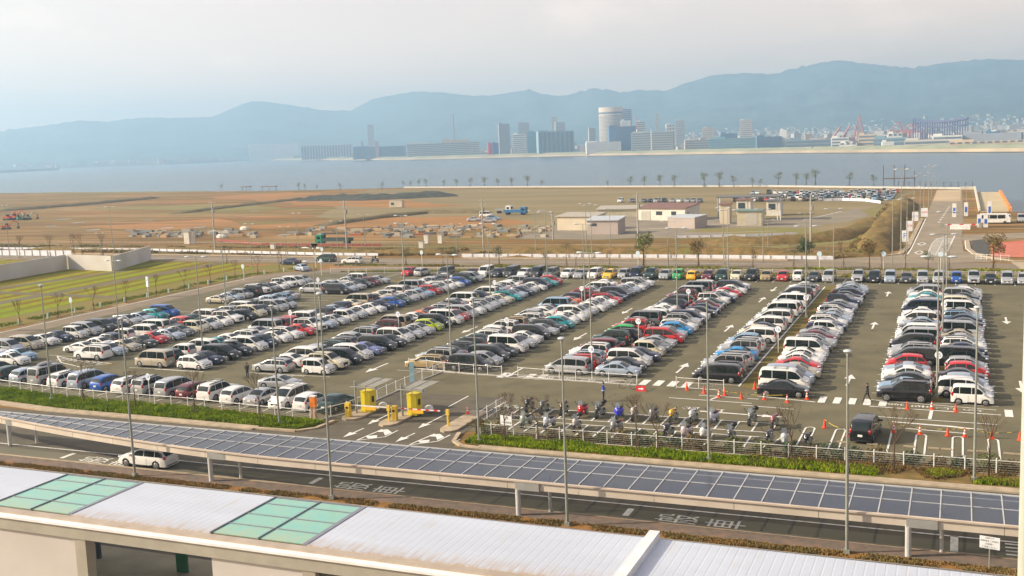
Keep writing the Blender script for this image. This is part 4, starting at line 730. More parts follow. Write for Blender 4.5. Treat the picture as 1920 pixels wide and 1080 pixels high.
# ---------------- motorcycles ----------------
def bike(style, col, x, y, rz, label, cat='motorcycle'):
    m = mat('bike_'+'_'.join('%02d' % int(c*100) for c in col), col, .3, .1, coat=.6)
    t = thing('scooter' if style == 's' else 'motorcycle', label, cat, (x, y, .03), rz, 'motorcycles in the motorcycle bays'); t.scale = (1.05, 1.1, 1.08)
    for xx in (-.66, .68): g = MB(); g.tube((xx, -.07, .3), (xx, .07, .3), .3 if style != 's' else .25, n=16); g.tube((xx, -.075, .3), (xx, .075, .3), .15, n=10, m=1); g.build('wheel', [tyre, rim], t, 40)
    g = MB(); g.tube((.68, .07, .3), (.42, .05, .95), .03, n=6); g.tube((.68, -.07, .3), (.42, -.05, .95), .03, n=6); g.build('fork', steel, t)
    g = MB(); g.tube((.40, -.36, 1.03), (.40, .36, 1.03), .022, n=6); g.tube((.42, .3, 1.03), (.5, .42, 1.24), .012, n=4); g.tube((.42, -.3, 1.03), (.5, -.42, 1.24), .012, n=4); g.ball((.5, .42, 1.25), .06, 0, 6, 4, (.4, 1, .8)); g.ball((.5, -.42, 1.25), .06, 0, 6, 4, (.4, 1, .8)); g.build('handlebar', dark, t)
    if style == 's':
        g = MB(); g.ball((.5, 0, .68), 1, 0, 12, 8, (.2, .26, .38)); g.ball((-.45, 0, .58), 1, 0, 12, 8, (.5, .2, .24)); g.box(-.1, .42, -.17, .17, .28, .36); g.ball((.68, 0, .48), 1, 0, 8, 6, (.24, .1, .14)); g.build('fairing', m, t, 60)
        g = MB(); g.ball((-.38, 0, .82), 1, 0, 12, 6, (.46, .16, .08)); g.build('seat', dark, t, 60)
    else:
        g = MB(); g.ball((.12, 0, .86), 1, 0, 12, 8, (.34, .17, .17)); g.ball((.46, 0, .82), 1, 0, 12, 8, (.22, .2, .26)); g.ball((-.62, 0, .86), 1, 0, 8, 6, (.3, .11, .09)); g.ball((.68, 0, .62), 1, 0, 8, 6, (.24, .09, .06)); g.build('fairing', m, t, 60)
        g = MB(); g.ball((-.32, 0, .84), 1, 0, 12, 6, (.42, .14, .08)); g.build('seat', dark, t, 60); g = MB(); g.box(-.25, .35, -.16, .16, .28, .68); g.tube((-.1, .16, .25), (-.85, .2, .42), .05, n=8); g.build('engine', steel, t)
    g = MB(); g.ball((.62, 0, .80), .085, 0, 8, 5); g.build('headlight', lampm, t, 60)
    if style in ('t', 's'): g = MB(); g.add([(.58, -.2, .98), (.58, .2, .98), (.40, .16, 1.36), (.40, -.16, 1.36)], [(0, 1, 2, 3), (3, 2, 1, 0)]); g.build('windshield', mat('screen_smoke', (.25, .28, .30), .1), t)
    if style == 't': g = MB(); g.ball((-.78, 0, 1.08), 1, 0, 10, 6, (.24, .26, .18)); g.build('top_box', dark, t, 60)
    g = MB(); g.ball((-.95, 0, .78), .06, 0, 6, 4); g.build('tail_light', redl, t)
bk = [('n', (.02, .02, .025), 988, 773, 'black motorcycle, leftmost of the back bays'), ('n', (.12, .12, .12), 1016, 777, 'dark naked motorcycle with white fork, second in the back bays'), ('n', (.10, .04, .03), 1053, 780, 'dark brown motorcycle behind the lamp post'), ('s', (.60, .01, .02), 1089, 784, 'bright red scooter in the back bays'), ('t', (.06, .065, .07), 1121, 785, 'big grey black touring scooter with top box, right of the red scooter'), ('s', (.05, .05, .62), 1158, 788, 'bright blue big scooter in the back bays'), ('n', (.55, .50, .48), 1186, 790, 'white and red motorcycle right of the blue scooter'), ('s', (.24, .23, .25), 1223, 792, 'silver scooter left of the yellow motorcycle'), ('n', (.75, .42, .01), 1259, 794, 'yellow motorcycle in the back bays'), ('n', (.60, .62, .66), 1297, 796, 'white sport motorcycle right of the yellow one'), ('s', (.48, .48, .58), 1335, 798, 'lilac white scooter behind the right lamp post'), ('t', (.20, .21, .22), 1408, 799, 'silver touring motorcycle with a large black top box'), ('n', (.32, .10, .10), 1450, 806, 'reddish motorcycle at the right end of the bays')]
for st, c, px, py, lb in bk: p = G(px, py); bike(st, c, p.x, p.y+.6, -math.pi/2-R.uniform(-.05, .25), lb)
bk2 = [('s', (.30, .34, .30), -33.4, 'pale scooter with a helmet behind the white notice board'), ('s', (.50, .51, .54), -31.3, 'silver white scooter, second in the front bays'), ('t', (.55, .50, .46), -28.9, 'large motorcycle under a grey cover behind the lamp post'), ('s', (.22, .22, .22), -25.5, 'silver scooter standing below the grey touring scooter'), ('n', (.04, .03, .06), -21.2, 'small black motorcycle behind the bushes'), ('s', (.50, .40, .40), -19.7, 'pinkish scooter behind the thin tree'), ('s', (.62, .60, .60), -18.2, 'white scooter right of the thin tree'), ('t', (.16, .15, .14), -16.2, 'dark grey motorcycle with a top box behind the bushes'), ('n', (.05, .05, .06), -12.9+-.4, 'small black naked motorcycle in the front bays'), ('s', (.52, .54, .56), -12.1, 'white and grey scooter with a helmet on its seat'), ('n', (.03, .03, .04), -10.2-.2, 'black motorcycle, rightmost of the front bays')]
for st, c, x, lb in bk2: bike(st, c, x, 80.9, -math.pi/2-R.uniform(-.05, .25), lb)
def bicycle(x, y, rz, label, c=(.3, .32, .34)):
    t = thing('bicycle', label, 'bicycle', (x, y, .03), rz, 'bicycles'); m = mat('cycle_%d' % int(c[0]*100), c, .4, .4)
    for xx in (-.52, .52):
        g = MB(); n = 18; g.path([(xx+.33*math.cos(2*math.pi*k/n), 0, .34+.33*math.sin(2*math.pi*k/n)) for k in range(n+1)], .018, 5)
        for k in range(5): a = 2*math.pi*k/5; g.tube((xx, 0, .34), (xx+.33*math.cos(a), 0, .34+.33*math.sin(a)), .004, n=3)
        g.build('wheel', tyre, t)
    g = MB(); g.path([(-.52, 0, .34), (-.05, 0, .32), (.4, 0, .86), (-.2, 0, .8), (-.05, 0, .32)], .018, 5); g.tube((.52, 0, .34), (.38, 0, 1.0), .016, n=5); g.tube((-.2, 0, .8), (-.52, 0, .34), .012, n=4); g.build('frame', m, t)
    g = MB(); g.tube((.34, -.26, 1.02), (.34, .26, 1.02), .015, n=5); g.build('handlebar', steel, t); g = MB(); g.ball((-.24, 0, .92), 1, 0, 8, 5, (.14, .08, .05)); g.build('saddle', dark, t); g = MB(); g.box(.42, .68, -.15, .15, .82, 1.04); g.build('basket', steel, t)
for i in range(5): bicycle(-36.9+i*.42, 82.7+(i % 2)*.5, 1.3+R.uniform(-.3, .3), f'grey bicycle, {ORD[i]} from the left in the cluster beside the exit island', (.28+.04*i, .3, .32))
bicycle(-29.0, 96.0, .05, 'pale bicycle leaning by the fence next to the red arrow board', (.5, .5, .45))
# ---------------- people ----------------
def person(x, y, rz, label, top, pants, pose='stand', cap=None, hgt=1.72):
    k = hgt/1.75; me = bpy.data.meshes.new('person_body')
    P = dict(pel=(0, 0, .95), wai=(0, 0, 1.1), che=(0, 0, 1.33), nek=(0, 0, 1.49), he0=(.01, 0, 1.56), he1=(.02, 0, 1.66), shl=(0, .17, 1.43), shr=(0, -.17, 1.43), ell=(-.02, .25, 1.16), elr=(-.02, -.25, 1.16), hal=(.08, .24, .93), har=(.08, -.24, .93),
             hil=(0, .09, .90), hir=(0, -.09, .90), knl=(.02, .10, .50), knr=(.02, -.10, .50), anl=(-.02, .10, .09), anr=(-.02, -.10, .09), tol=(.16, .12, .04), tor=(.16, -.12, .04))
    if pose == 'walk': P.update(knl=(.22, .09, .52), anl=(.34, .09, .10), tol=(.50, .10, .06), knr=(-.12, -.09, .50), anr=(-.40, -.09, .17), tor=(-.27, -.10, .04), ell=(-.18, .24, 1.17), hal=(-.14, .24, .92), elr=(.12, -.24, 1.18), har=(.30, -.20, 1.02))
    if pose == 'fold': P.update(ell=(.04, .26, 1.18), hal=(.22, .10, 1.10), elr=(.04, -.26, 1.18), har=(.24, -.08, 1.12))
    if pose == 'sit': P.update(knl=(.42, .14, .86), knr=(.42, -.14, .86), anl=(.36, .15, .42), anr=(.36, -.15, .42), tol=(.52, .15, .38), tor=(.52, -.15, .38), ell=(.2, .27, 1.2), elr=(.2, -.27, 1.2), hal=(.48, .28, 1.12), har=(.48, -.28, 1.12))
    rad = dict(pel=.135, wai=.125, che=.15, nek=.055, he0=.075, he1=.10, shl=.075, shr=.075, ell=.047, elr=.047, hal=.033, har=.033, hil=.095, hir=.095, knl=.062, knr=.062, anl=.043, anr=.043, tol=.04, tor=.04)
    E = [('pel', 'wai'), ('wai', 'che'), ('che', 'nek'), ('nek', 'he0'), ('he0', 'he1'), ('che', 'shl'), ('che', 'shr'), ('shl', 'ell'), ('shr', 'elr'), ('ell', 'hal'), ('elr', 'har'), ('pel', 'hil'), ('pel', 'hir'), ('hil', 'knl'), ('hir', 'knr'), ('knl', 'anl'), ('knr', 'anr'), ('anl', 'tol'), ('anr', 'tor')]
    nm = list(P); me.from_pydata([tuple(c*k for c in P[n]) for n in nm], [(nm.index(a), nm.index(b2)) for a, b2 in E], []); o = bpy.data.objects.new('person', me); C.objects.link(o)
    o.modifiers.new('skin', 'SKIN'); o.modifiers.new('sub', 'SUBSURF').levels = 1
    for i, n in enumerate(nm): me.skin_vertices[0].data[i].radius = (rad[n]*k,)*2; me.skin_vertices[0].data[i].use_root = (n == 'pel')
    bpy.context.view_layer.update(); dg = bpy.context.evaluated_depsgraph_get(); m2 = bpy.data.meshes.new_from_object(o.evaluated_get(dg)); bpy.data.objects.remove(o)
    m2.materials.clear(); skin = mat('skin', (.48, .30, .22), .6)
    for m_ in (skin, top, pants, dark): m2.materials.append(m_)
    hands = [Vector(P[n])*k for n in ('hal', 'har')]
    for p in m2.polygons:
        c = p.center; z = c.z/k
        p.use_smooth = True
        if min((c-h_).length for h_ in hands) < .07: p.material_index = 0
        elif z > 1.50: p.material_index = 0
        elif z > .93 and (pose != 'sit' or c.x < .3 or z > 1.0): p.material_index = 1
        elif z < .12 and pose != 'sit': p.material_index = 3
        else: p.material_index = 2
    t = thing('person', label, 'person', (x, y, .03), rz, 'people in the car park'); obj('body', m2, t)
    g = MB(); g.ball((.0, 0, 1.685*k), 1, 0, 10, 6, (.105*k, .095*k, .10*k)); 
    if cap: g.box(.08, .2, -.07, .07, 1.66*k, 1.68*k)
    g.build('cap' if cap else 'hair', cap or mat('hair_black', (.02, .017, .015), .6), t, 60)
    g = MB(); g.ball((.105*k, .035, 1.63*k), .012, 0, 6, 4); g.ball((.105*k, -.035, 1.63*k), .012, 0, 6, 4); g.build('eyes', dark, t); g = MB(); g.ball((.115*k, 0, 1.605*k), .016, 0, 6, 4, (1.2, .8, 1.3)); g.build('nose', skin, t)
    return t
ublue = mat('uniform_blue', (.02, .08, .42), .7, col2=(.015, .06, .33), scale=4); navy = mat('trousers_navy', (.02, .025, .05), .8); blk = mat('cloth_black', (.02, .02, .022), .8); gry = mat('cloth_grey', (.25, .25, .27), .8)
t = person(-29.8, 90.9, .15, 'guard in a blue uniform and cap standing alone on the asphalt', ublue, navy, 'fold', mat('cap_navy', (.03, .05, .15), .6), 1.78)
g = MB(); g.tube((0, 0, 1.0), (0, 0, 1.05), .165, n=14); g.build('belt', swh, t)
person(-7.3, 96.0, 2.7, 'person in dark clothes walking beside the black off-road car', blk, blk, 'walk'); person(-69.6, 91.6, 1.6, 'person in black standing by the front of the third double row', blk, navy); person(-2.2, 99.4, .3, 'person in grey standing by the open boot near the straight strip', gry, blk); person(-1.3, 100.4, -2, 'person in black on the straight grass strip', blk, navy)
p = G(703, 493); bike('s', (.1, .1, .12), p.x, p.y, math.pi, 'dark scooter ridden on the far road'); t = person(p.x+.2, p.y, math.pi, 'rider in dark clothes with a white helmet on the far road', navy, blk, 'sit', swh); t.location.z = 0
# ---------------- trees and plants ----------------
def leafcloud(g, c, r, n, s, m=0, rr=None):
    rr = rr or R
    for _ in range(n):
        while True:
            v = Vector((rr.uniform(-1, 1), rr.uniform(-1, 1), rr.uniform(-1, 1)))
            if v.length < 1: break
        p = Vector(c)+Vector((v.x*r[0], v.y*r[1], v.z*r[2])); a = Vector((rr.gauss(0, 1), rr.gauss(0, 1), rr.gauss(0, 1))).normalized(); b2 = a.orthogonal().normalized(); c2 = a.cross(b2); k = s*rr.uniform(.6, 1.4)
        g.add([p-b2*k, p-c2*k*.5, p+b2*k, p+c2*k*.5], [(0, 1, 2, 3)], m)
leafm = mat('leaves_olive', (.16, .17, .025), .8, col2=(.08, .10, .02), scale=1.5); leafd = mat('leaves_dark', (.07, .11, .03), .8, col2=(.03, .05, .02), scale=1.5); leafr = mat('leaves_rust', (.25, .15, .04), .8, col2=(.11, .09, .025), scale=1.5)
def tree_tpl(kind, h, lm, rr):
    tr_, cr = MB(), MB()
    if kind == 'bare':
        tr_.tube((0, 0, 0), (.03, 0, h*.45), .06, .045, 6)
        def br(p, d, l_, r, dep):
            q = p+d*l_; tr_.tube(p, q, r, r*.6, 4)
            if dep:
                for _ in range(3): br(q, (d+Vector((rr.uniform(-.6, .6), rr.uniform(-.6, .6), rr.uniform(-.1, .5)))).normalized(), l_*.68, r*.6, dep-1)
        for _ in range(4): br(Vector((.03, 0, h*.42)), Vector((rr.uniform(-.5, .5), rr.uniform(-.5, .5), 1)).normalized(), h*.24, .03, 3)
    else:
        tr_.path([(0, 0, 0), (.05, .02, h*.4), (0, .05, h*.85)], [.11, .08, .03], 7)
        for k in range(9):
            a = rr.uniform(0, 6.28); z = h*rr.uniform(.4, .8); l_ = h*.16; q = (math.cos(a)*l_, math.sin(a)*l_, z+l_*.6); tr_.tube((0, .02, z), q, .035, .012, 4)
            leafcloud(cr, q, (h*.12, h*.12, h*.11), 90 if kind == 'full' else 34, .11*h/5, 0, rr)
        leafcloud(cr, (0, 0, h*.68), (h*.15, h*.15, h*.26), 260 if kind == 'full' else 60, .11*h/5, 0, rr)
        # stakes of a young tree
    for a in range(3): an = a*2.1; tr_.tube((math.cos(an)*.5, math.sin(an)*.5, 0), (math.cos(an)*.06, math.sin(an)*.06, 1.3), .025, n=4)
    return tr_.mesh('trunk', wood), (cr.mesh('crown', lm) if cr.f else None)
TP = {('bare', i): tree_tpl('bare', 4.6, None, random.Random(i)) for i in range(3)}
for i, lm in enumerate((leafm, leafd, leafr)): TP[('full', i)] = tree_tpl('full', 5.6, lm, random.Random(10+i)); TP[('thin', i)] = tree_tpl('thin', 5., lm, random.Random(20+i))
def tree(kind, v, x, y, s, label, grp, name=None, sz=1.):
    t = thing(name or {'bare': 'bare_tree', 'full': 'young_tree', 'thin': 'sapling'}[kind], label, 'tree', (x, y, 0), R.uniform(0, 6.28), grp); t.scale = (s, s, s*sz); a, b2 = TP[(kind, v)]; obj('trunk', a, t)
    if b2: obj('crown', b2, t)
for i, (px, v, s) in enumerate([(755, 1, .75), (847, 1, .7), (936, 1, .85), (1026, 2, .6), (1213, 0, 1.15), (1316, 2, .95), (1418, 2, .75), (1518, 1, .95), (1634, 2, .95), (1742, 1, .7), (1861, 2, 1.1)]):
    tree('full' if s > .9 else 'thin', v, G(px, 500).x, 191, s*1.1, f'leafy street tree on the verge behind the far row, {ORD[i]} from the left', 'leafy street trees')
for i, (px, s) in enumerate([(500, .8), (390, .8), (1060, .95), (1078, .7), (1143, .7), (1270, .6), (1492, .9), (1585, 1.), (1700, .9), (1780, .9), (820, .7), (1655, .7)]):
    tree('bare', i % 3, G(px, 502).x, 191, s*1.1, f'leafless street tree behind the far row, {ORD[i]} in the line', 'leafless street trees')
sh_ = [(558, .9), (570, .7), (592, .6), (636, .8), (714, .9), (755, .7), (768, .7), (784, .9), (797, .9), (830, .8), (854, .9), (880, 1.), (907, 1.1), (932, .9), (958, 1.), (987, 1.2), (1014, .7), (1138, .6), (1180, 1.), (1207, 1.05), (1236, 1.15), (1263, 1.1), (1319, 1.3), (1347, 1.35), (1375, 1.), (1424, .7), (1458, 1.2), (1492, 1.1), (1511, 1.1), (1528, 1.4), (1592, 1.1), (1638, .9), (413, .8), (1413-3, .8)]
for i, (px, s) in enumerate(sorted(sh_)):
    yb = 357 if px < 750 else lerp_(px) if 0 else (351 if px < 1450 else 349); p = G(px, yb); p.y += 1.5
    tree('thin', 0, p.x, p.y, s*1.35, f'small sapling on the shore, {ORD[i]} from the left', 'saplings along the shore', sz=.85)
for i, (x, y, s) in enumerate([(-78.6, 77.6, 1.0), (-71.8, 77.2, .85), (-64.6, 76.9, .95), (-57.0, 76.4, 1.0), (-30.5, 76.2, .9), (-33.2, 75.9, .9), (-22.4, 76.0, 1.0), (-20.8, 76.1, .9), (-10.9, 76, 1.0), (-4.0, 75.9, 1.05), (2.0, 75.8, 1.0)]):
    tree('bare', i % 3, x, y, s, f'leafless young tree with stakes on the near verge, {ORD[i]} from the left', 'leafless trees on the near verge')
for i in range(12): tree('bare', i % 3, -126.9-.1*i, 100+i*7.4, .85, f'leafless thin tree beside the field, {ORD[i]} from the near end', 'leafless trees beside the field')
for i, (px, py) in enumerate([(38, 485), (95, 485), (140, 483), (155, 483), (193, 483)]): p = G(px, py); tree('bare', i % 3, p.x, p.y, 1.3, f'leafless tree behind the concrete wall, {ORD[i]} from the left', 'leafless trees behind the concrete wall')
# leaning shrubs and hedge plants behind the right fence
def shrub(x, y, s, lm, label, cat='shrub', n=330):
    g = MB(); t = thing('shrub', label, cat, (x, y, 0), 0, 'shrubs along the verge')
    leafcloud(g, (0, 0, .55*s), (.8*s, .5*s, .6*s), n, .10, 0); g.build('foliage', lm, t); g = MB()
    for k in range(4): g.tube((0, 0, 0), (R.uniform(-.3, .3)*s, R.uniform(-.2, .2)*s, .7*s), .015, n=4)
    g.build('stem', wood, t)
sx = [-36.0, -34.6, -29.8, -27.2, -25.7, -24.2, -22.6, -21.4, -20.0, -18.6, -17.6, -15.4, -13.4, -11.2, -9.8, -8.4, -6.9, -5.2, -2.9, -1.2, .3, 2.1, 3.4]
for i, x in enumerate(sx): shrub(x, 77.9+R.uniform(-.1, .25), R.uniform(.8, 1.25) if i > 2 else 1.0, R.choice([leafm, leafd, leafr]), f'wispy shrub behind the right fence, {ORD[i]} from the left')
p = Vector((-36.2, 77.0, 0)); g = MB(); t = thing('palm_shrub', 'spiky brown green shrub at the corner of the motorcycle fence', 'shrub', p, 0)
for k in range(40): a = R.uniform(0, 6.28); e = R.uniform(.3, 1.2); q = (math.cos(a)*.9*math.cos(e), math.sin(a)*.9*math.cos(e), .9+.7*math.sin(e)); g.add([(0, 0, .8), (q[0]-.04, q[1], q[2]), (q[0]+.04, q[1]+.04, q[2]-.1)], [(0, 1, 2)])
g.build('frond', leafr, t); g = MB(); g.tube((0, 0, 0), (0, 0, .85), .1, n=6); g.build('stem', wood, t)
# grass: countless blades
def tufts(name, polys, n, h, m, label, kind='stuff', sp=.12, cat='grass', clump=.5, z=.12, th=-.28):
    g = MB(); 
    def inside(px, py, P):
        c = False; j = len(P)-1
        for i in range(len(P)):
            if (P[i][1] > py) != (P[j][1] > py) and px < (P[j][0]-P[i][0])*(py-P[i][1])/(P[j][1]-P[i][1])+P[i][0]: c = not c
            j = i
        return c
    ar = []
    for P in polys:
        xs_ = [p[0] for p in P]; ys = [p[1] for p in P]; ar.append((min(xs_), max(xs_), min(ys), max(ys)))
    tot = sum((a[1]-a[0])*(a[3]-a[2]) for a in ar)
    V = []; F = []; k = 0
    for P, a in zip(polys, ar):
        m_ = int(n*(a[1]-a[0])*(a[3]-a[2])/tot)
        for _ in range(m_):
            x, y = R.uniform(a[0], a[1]), R.uniform(a[2], a[3])
            if not inside(x, y, P): continue
            q = mnoise.noise(Vector((x*clump, y*clump, 5)))
            if q < th+.2*R.random(): continue
            hh = h*(.55+.9*(q+.5))*R.uniform(.6, 1.2)
            for b in range(3):
                an = R.uniform(0, 6.28); dx, dy = math.cos(an)*sp*.5, math.sin(an)*sp*.5; lx, ly = R.uniform(-.5, .5)*hh, R.uniform(-.5, .5)*hh
                V += [(x-dx, y-dy, z-.02), (x+dx, y+dy, z-.02), (x+lx, y+ly, z+hh)]; F.append((k, k+1, k+2)); k += 3
    g.v, g.f, g.m = V, F, [0]*len(F)
    return tag(g.build(name, m), label, cat, None, 'stuff')
tufts('verge_grass', [vergeL, [(-36.2, 74.7), (-31, 74.6), (-5, 74.6), (-5, 76.3), (-8, 76.6), (-36.4, 77.1)]], 60000, .26, green, 'green grass on the verges along the near road', sp=.13, th=-.75)
tufts('verge_grass', [[(-6, 74.6), (12, 74.6), (12, 76.6), (-6, 76.6)]], 5000, .22, green, 'patchy green grass at the right end of the near verge', sp=.13, th=.0)
tufts('dry_verge_grass', [[(-36, 77.4), (12, 77.4), (12, 78.3), (-36, 78.3)], [(-14, 75), (12, 74.7), (12, 77.2), (-14, 77.2)]], 12000, .22, drygr, 'dry grass under the right fence', sp=.1)
tufts('bed_planting', [[(-90, 59.25), (12, 59.25), (12, 60.15), (-90, 60.15)]], 11000, .13, mat('bed_plants', (.30, .19, .07), .9, col2=(.20, .16, .06), scale=.7), 'orange brown ground cover in the strip beside the near pavement', cat='plants', sp=.12)
tufts('far_verge_grass', [[(-121, 190.2), (60, 189.6), (60, 192.2), (-118, 192.4)], [(-113, 179.8), (-90, 180.8), (60, 181), (60, 185), (-90, 185)]], 20000, .26, mat('far_grass', (.22, .26, .03), .9, col2=(.24, .18, .05), scale=.12), 'grass on the far verges and beside the field', sp=.5, clump=.15, z=.05)
tufts('dry_bank_grass', [[(-98, 207), (-22, 207), (-14, 216), (-13, 222), (-24, 222), (-60, 220), (-98, 216)], [(-21, 222), (-13, 222), (-12, 360), (-22, 360)], [(-300, 220), (-130, 207.5), (-104, 210), (-104, 222), (-300, 232)]], 30000, .5, mat('bank_grass', (.32, .22, .085), .9, col2=(.17, .16, .05), scale=.15), 'dry grass on the banks beyond the far road', sp=.7, clump=.1, z=.1)
tufts('field_edge_grass', [[(-131.2, 92), (-128.4, 92), (-128.8, 110), (-129.6, 171), (-124, 186), (-126, 187), (-132.5, 171), (-131.6, 110)]], 9000, .16, mat('edge_grass', (.25, .29, .03), .9, col2=(.16, .20, .02), scale=.2), 'low green grass strip between the field and the left service road', sp=.25, clump=.3, z=.05)
# stored building material, countless small pieces
g = MB(); mm = [mat('slab_pale', (.42, .36, .26), .8), mat('slab_grey', (.24, .23, .20), .8), mat('pipe_grey', (.17, .18, .17), .6), mat('timber', (.38, .25, .12), .8), mat('sheet_brown', (.22, .15, .09), .7), mat('brick_rust', (.40, .13, .06), .8)]
for i in range(210):
    px = R.uniform(540, 1035); p = G(px, R.uniform(424, 446) if px > 700 else R.uniform(428, 442)); l_, w_, h_ = R.uniform(.6, 4.5), R.uniform(.5, 1.6), R.uniform(.2, .85)
    if px < 700 and R.random() < .55: continue
    q = Matrix.Translation((p.x, p.y, 0)) @ Matrix.Rotation(R.uniform(-.3, .3)+(0 if R.random() < .8 else 1.5), 4, 'Z'); g.box(-l_/2, l_/2, -w_/2, w_/2, 0, h_, R.choices(range(6), (7, 6, 3, 4, .6, .5))[0], q)
for i in range(70):
    px = R.uniform(240, 480); p = G(px, R.uniform(434, 446)); l_ = R.uniform(.8, 5); q = Matrix.Translation((p.x, p.y, 0)) @ Matrix.Rotation(R.uniform(-.2, .2), 4, 'Z'); g.box(-l_/2, l_/2, -.6, .6, 0, R.uniform(.3, 1.1), R.choices(range(6), (6, 6, 3, 3, .3, .3))[0], q)
tag(g.build('building_material', mm), 'stacks of stored slabs, pipes and timber on the earth field', 'building material', kind='stuff')
t = thing('red_netting', 'low red site netting running behind the left guard rail', 'netting'); g = MB(); band(g, [tuple(G(405, 453).xy), tuple(G(490, 461).xy), tuple(G(620, 463).xy), tuple(G(715, 463).xy)], .1, .2, .8); g.build('net', mat('net_red', (.26, .06, .035), .8), t)
for i, (px, py) in enumerate(((573, 472), (595, 472), (440-25, 446), (628-170, 431))): p = G(px, py); g = MB(); g.ball((p.x, p.y, .3), 1, 0, 8, 5, (1.8, 1, .9)); tag(g.build('sheeted_heap', whw), f'white sheeted heap beyond the far road, {ORD[i]} listed from the right guard rail', 'heap', 'white sheeted heaps')
# tall pale column at the right edge, close to the camera
t = thing('terminal_column', 'tall pale grey green column at the extreme right edge', 'column', (G(1931, 900, 12).x, G(1931, 900, 12).y, 0)); g = MB(); p = t.location; g.tube((0, 0, 0), (0, 0, 30), .21, n=16) if 0 else g.tube((0, 0, 0), (0, 0, HT(p.x, p.y, 560)), .30, n=18); g.build('shaft', mat('column_pale', (.40, .42, .36), .6), t, 40)
# ================= CARS =================
def car_paint(name, col, metal=.25, rough=.3):
    return mat('paint_'+name, col, rough, metal, col2=tuple(c*.93 for c in col), scale=.7, coat=.45, spec=.5)
PAINT = dict(W=('white', car_paint('white', (.74, .73, .70), 0)), S=('silver', car_paint('silver', (.46, .47, .48), .45)), K=('black', car_paint('black', (.010, .011, .013), 0, .22)),
    G=('grey', car_paint('grey', (.17, .175, .185), .4)), D=('dark grey', car_paint('dark_grey', (.055, .058, .065), .3)), B=('blue', car_paint('blue', (.02, .10, .42))), R=('red', car_paint('red', (.52, .018, .022), 0)),
    L=('light blue', car_paint('light_blue', (.26, .40, .55), .35)), N=('navy', car_paint('navy', (.014, .022, .06), .2)), C=('cream', car_paint('cream', (.66, .60, .44), .1)), Y=('yellow', car_paint('yellow', (.85, .48, .01), 0)),
    M=('maroon', car_paint('maroon', (.15, .02, .03), .2)), E=('green', car_paint('green', (.02, .38, .09), .1)), F=('dark green', car_paint('dark_green', (.018, .055, .045), .2)), T=('teal', car_paint('teal', (.02, .32, .36), .2)),
    O=('gold', car_paint('gold', (.45, .33, .16), .35)), V=('lime', car_paint('lime', (.42, .50, .02), .1)), P=('lilac blue', car_paint('lilac_blue', (.20, .24, .46), .3)), A=('beige', car_paint('beige', (.50, .44, .34), .35)),
    Z=('orange', car_paint('orange', (.75, .16, .05), .1)), J=('pale blue', car_paint('pale_blue', (.40, .47, .56), .4)), Q=('bright blue', car_paint('bright_blue', (.02, .28, .62), .2)))
KIND = dict(
 se=('sedan', 4.55, 1.72, .31, [(-2.27,.62),(-2.22,.86),(-2.05,.96),(-1.5,1.01),(-1.15,1.20),(-.72,1.37),(-.2,1.43),(.3,1.40),(.62,1.27),(1.15,.99),(1.8,.88),(2.12,.76),(2.27,.55)], (-1.5,-.72), (.3,1.15), .90, .80),
 hb=('hatchback', 3.85, 1.69, .30, [(-1.92,.6),(-1.9,.92),(-1.82,1.08),(-1.5,1.40),(-1.1,1.49),(-.2,1.53),(.3,1.48),(.65,1.34),(1.15,1.03),(1.55,.9),(1.8,.74),(1.92,.55)], (-1.86,-1.45), (.3,1.15), .93, .80),
 ke=('kei car', 3.4, 1.47, .27, [(-1.7,.6),(-1.68,.95),(-1.6,1.25),(-1.5,1.56),(-1.2,1.64),(.1,1.64),(.45,1.56),(.7,1.38),(1.05,1.03),(1.45,.93),(1.62,.78),(1.7,.5)], (-1.67,-1.48), (.45,1.05), .95, .88),
 mv=('minivan', 4.7, 1.74, .32, [(-2.35,.6),(-2.32,1.0),(-2.22,1.35),(-2.05,1.64),(-1.6,1.73),(-.2,1.75),(.5,1.70),(.85,1.56),(1.3,1.27),(1.6,1.08),(2.05,.92),(2.25,.76),(2.35,.5)], (-2.3,-2.03), (.6,1.6), .98, .84),
 bx=('box van', 4.65, 1.70, .32, [(-2.32,.6),(-2.3,1.1),(-2.24,1.55),(-2.12,1.88),(-1.8,1.96),(.6,1.95),(1.05,1.87),(1.3,1.68),(1.75,1.18),(2.05,1.05),(2.25,.88),(2.32,.5)], (-2.29,-2.12), (1.05,1.75), 1.08, .9),
 wg=('estate car', 4.6, 1.74, .31, [(-2.3,.6),(-2.27,.9),(-2.18,1.05),(-1.92,1.38),(-1.5,1.47),(-.3,1.50),(.25,1.45),(.6,1.31),(1.15,1.01),(1.8,.89),(2.15,.76),(2.3,.55)], (-2.2,-1.88), (.25,1.15), .92, .80),
 su=('off-road car', 4.5, 1.8, .36, [(-2.25,.7),(-2.22,1.05),(-2.15,1.3),(-2.0,1.66),(-1.6,1.76),(-.2,1.79),(.25,1.74),(.55,1.58),(1.0,1.19),(1.75,1.07),(2.12,.95),(2.25,.65)], (-2.2,-2.0), (.25,1.0), 1.08, .84),
 cp=('coupe', 4.4, 1.74, .31, [(-2.2,.6),(-2.15,.84),(-1.9,.93),(-1.5,1.0),(-1.0,1.18),(-.6,1.27),(-.1,1.3),(.25,1.26),(.6,1.12),(1.1,.92),(1.75,.80),(2.08,.68),(2.2,.48)], (-1.5,-.6), (.25,1.1), .84, .76))
def lerp(pts, x):
    if x <= pts[0][0]: return pts[0][1]
    for (a, b2), (c, d) in zip(pts, pts[1:]):
        if x <= c: return b2+(d-b2)*(x-a)/(c-a)
    return pts[-1][1]
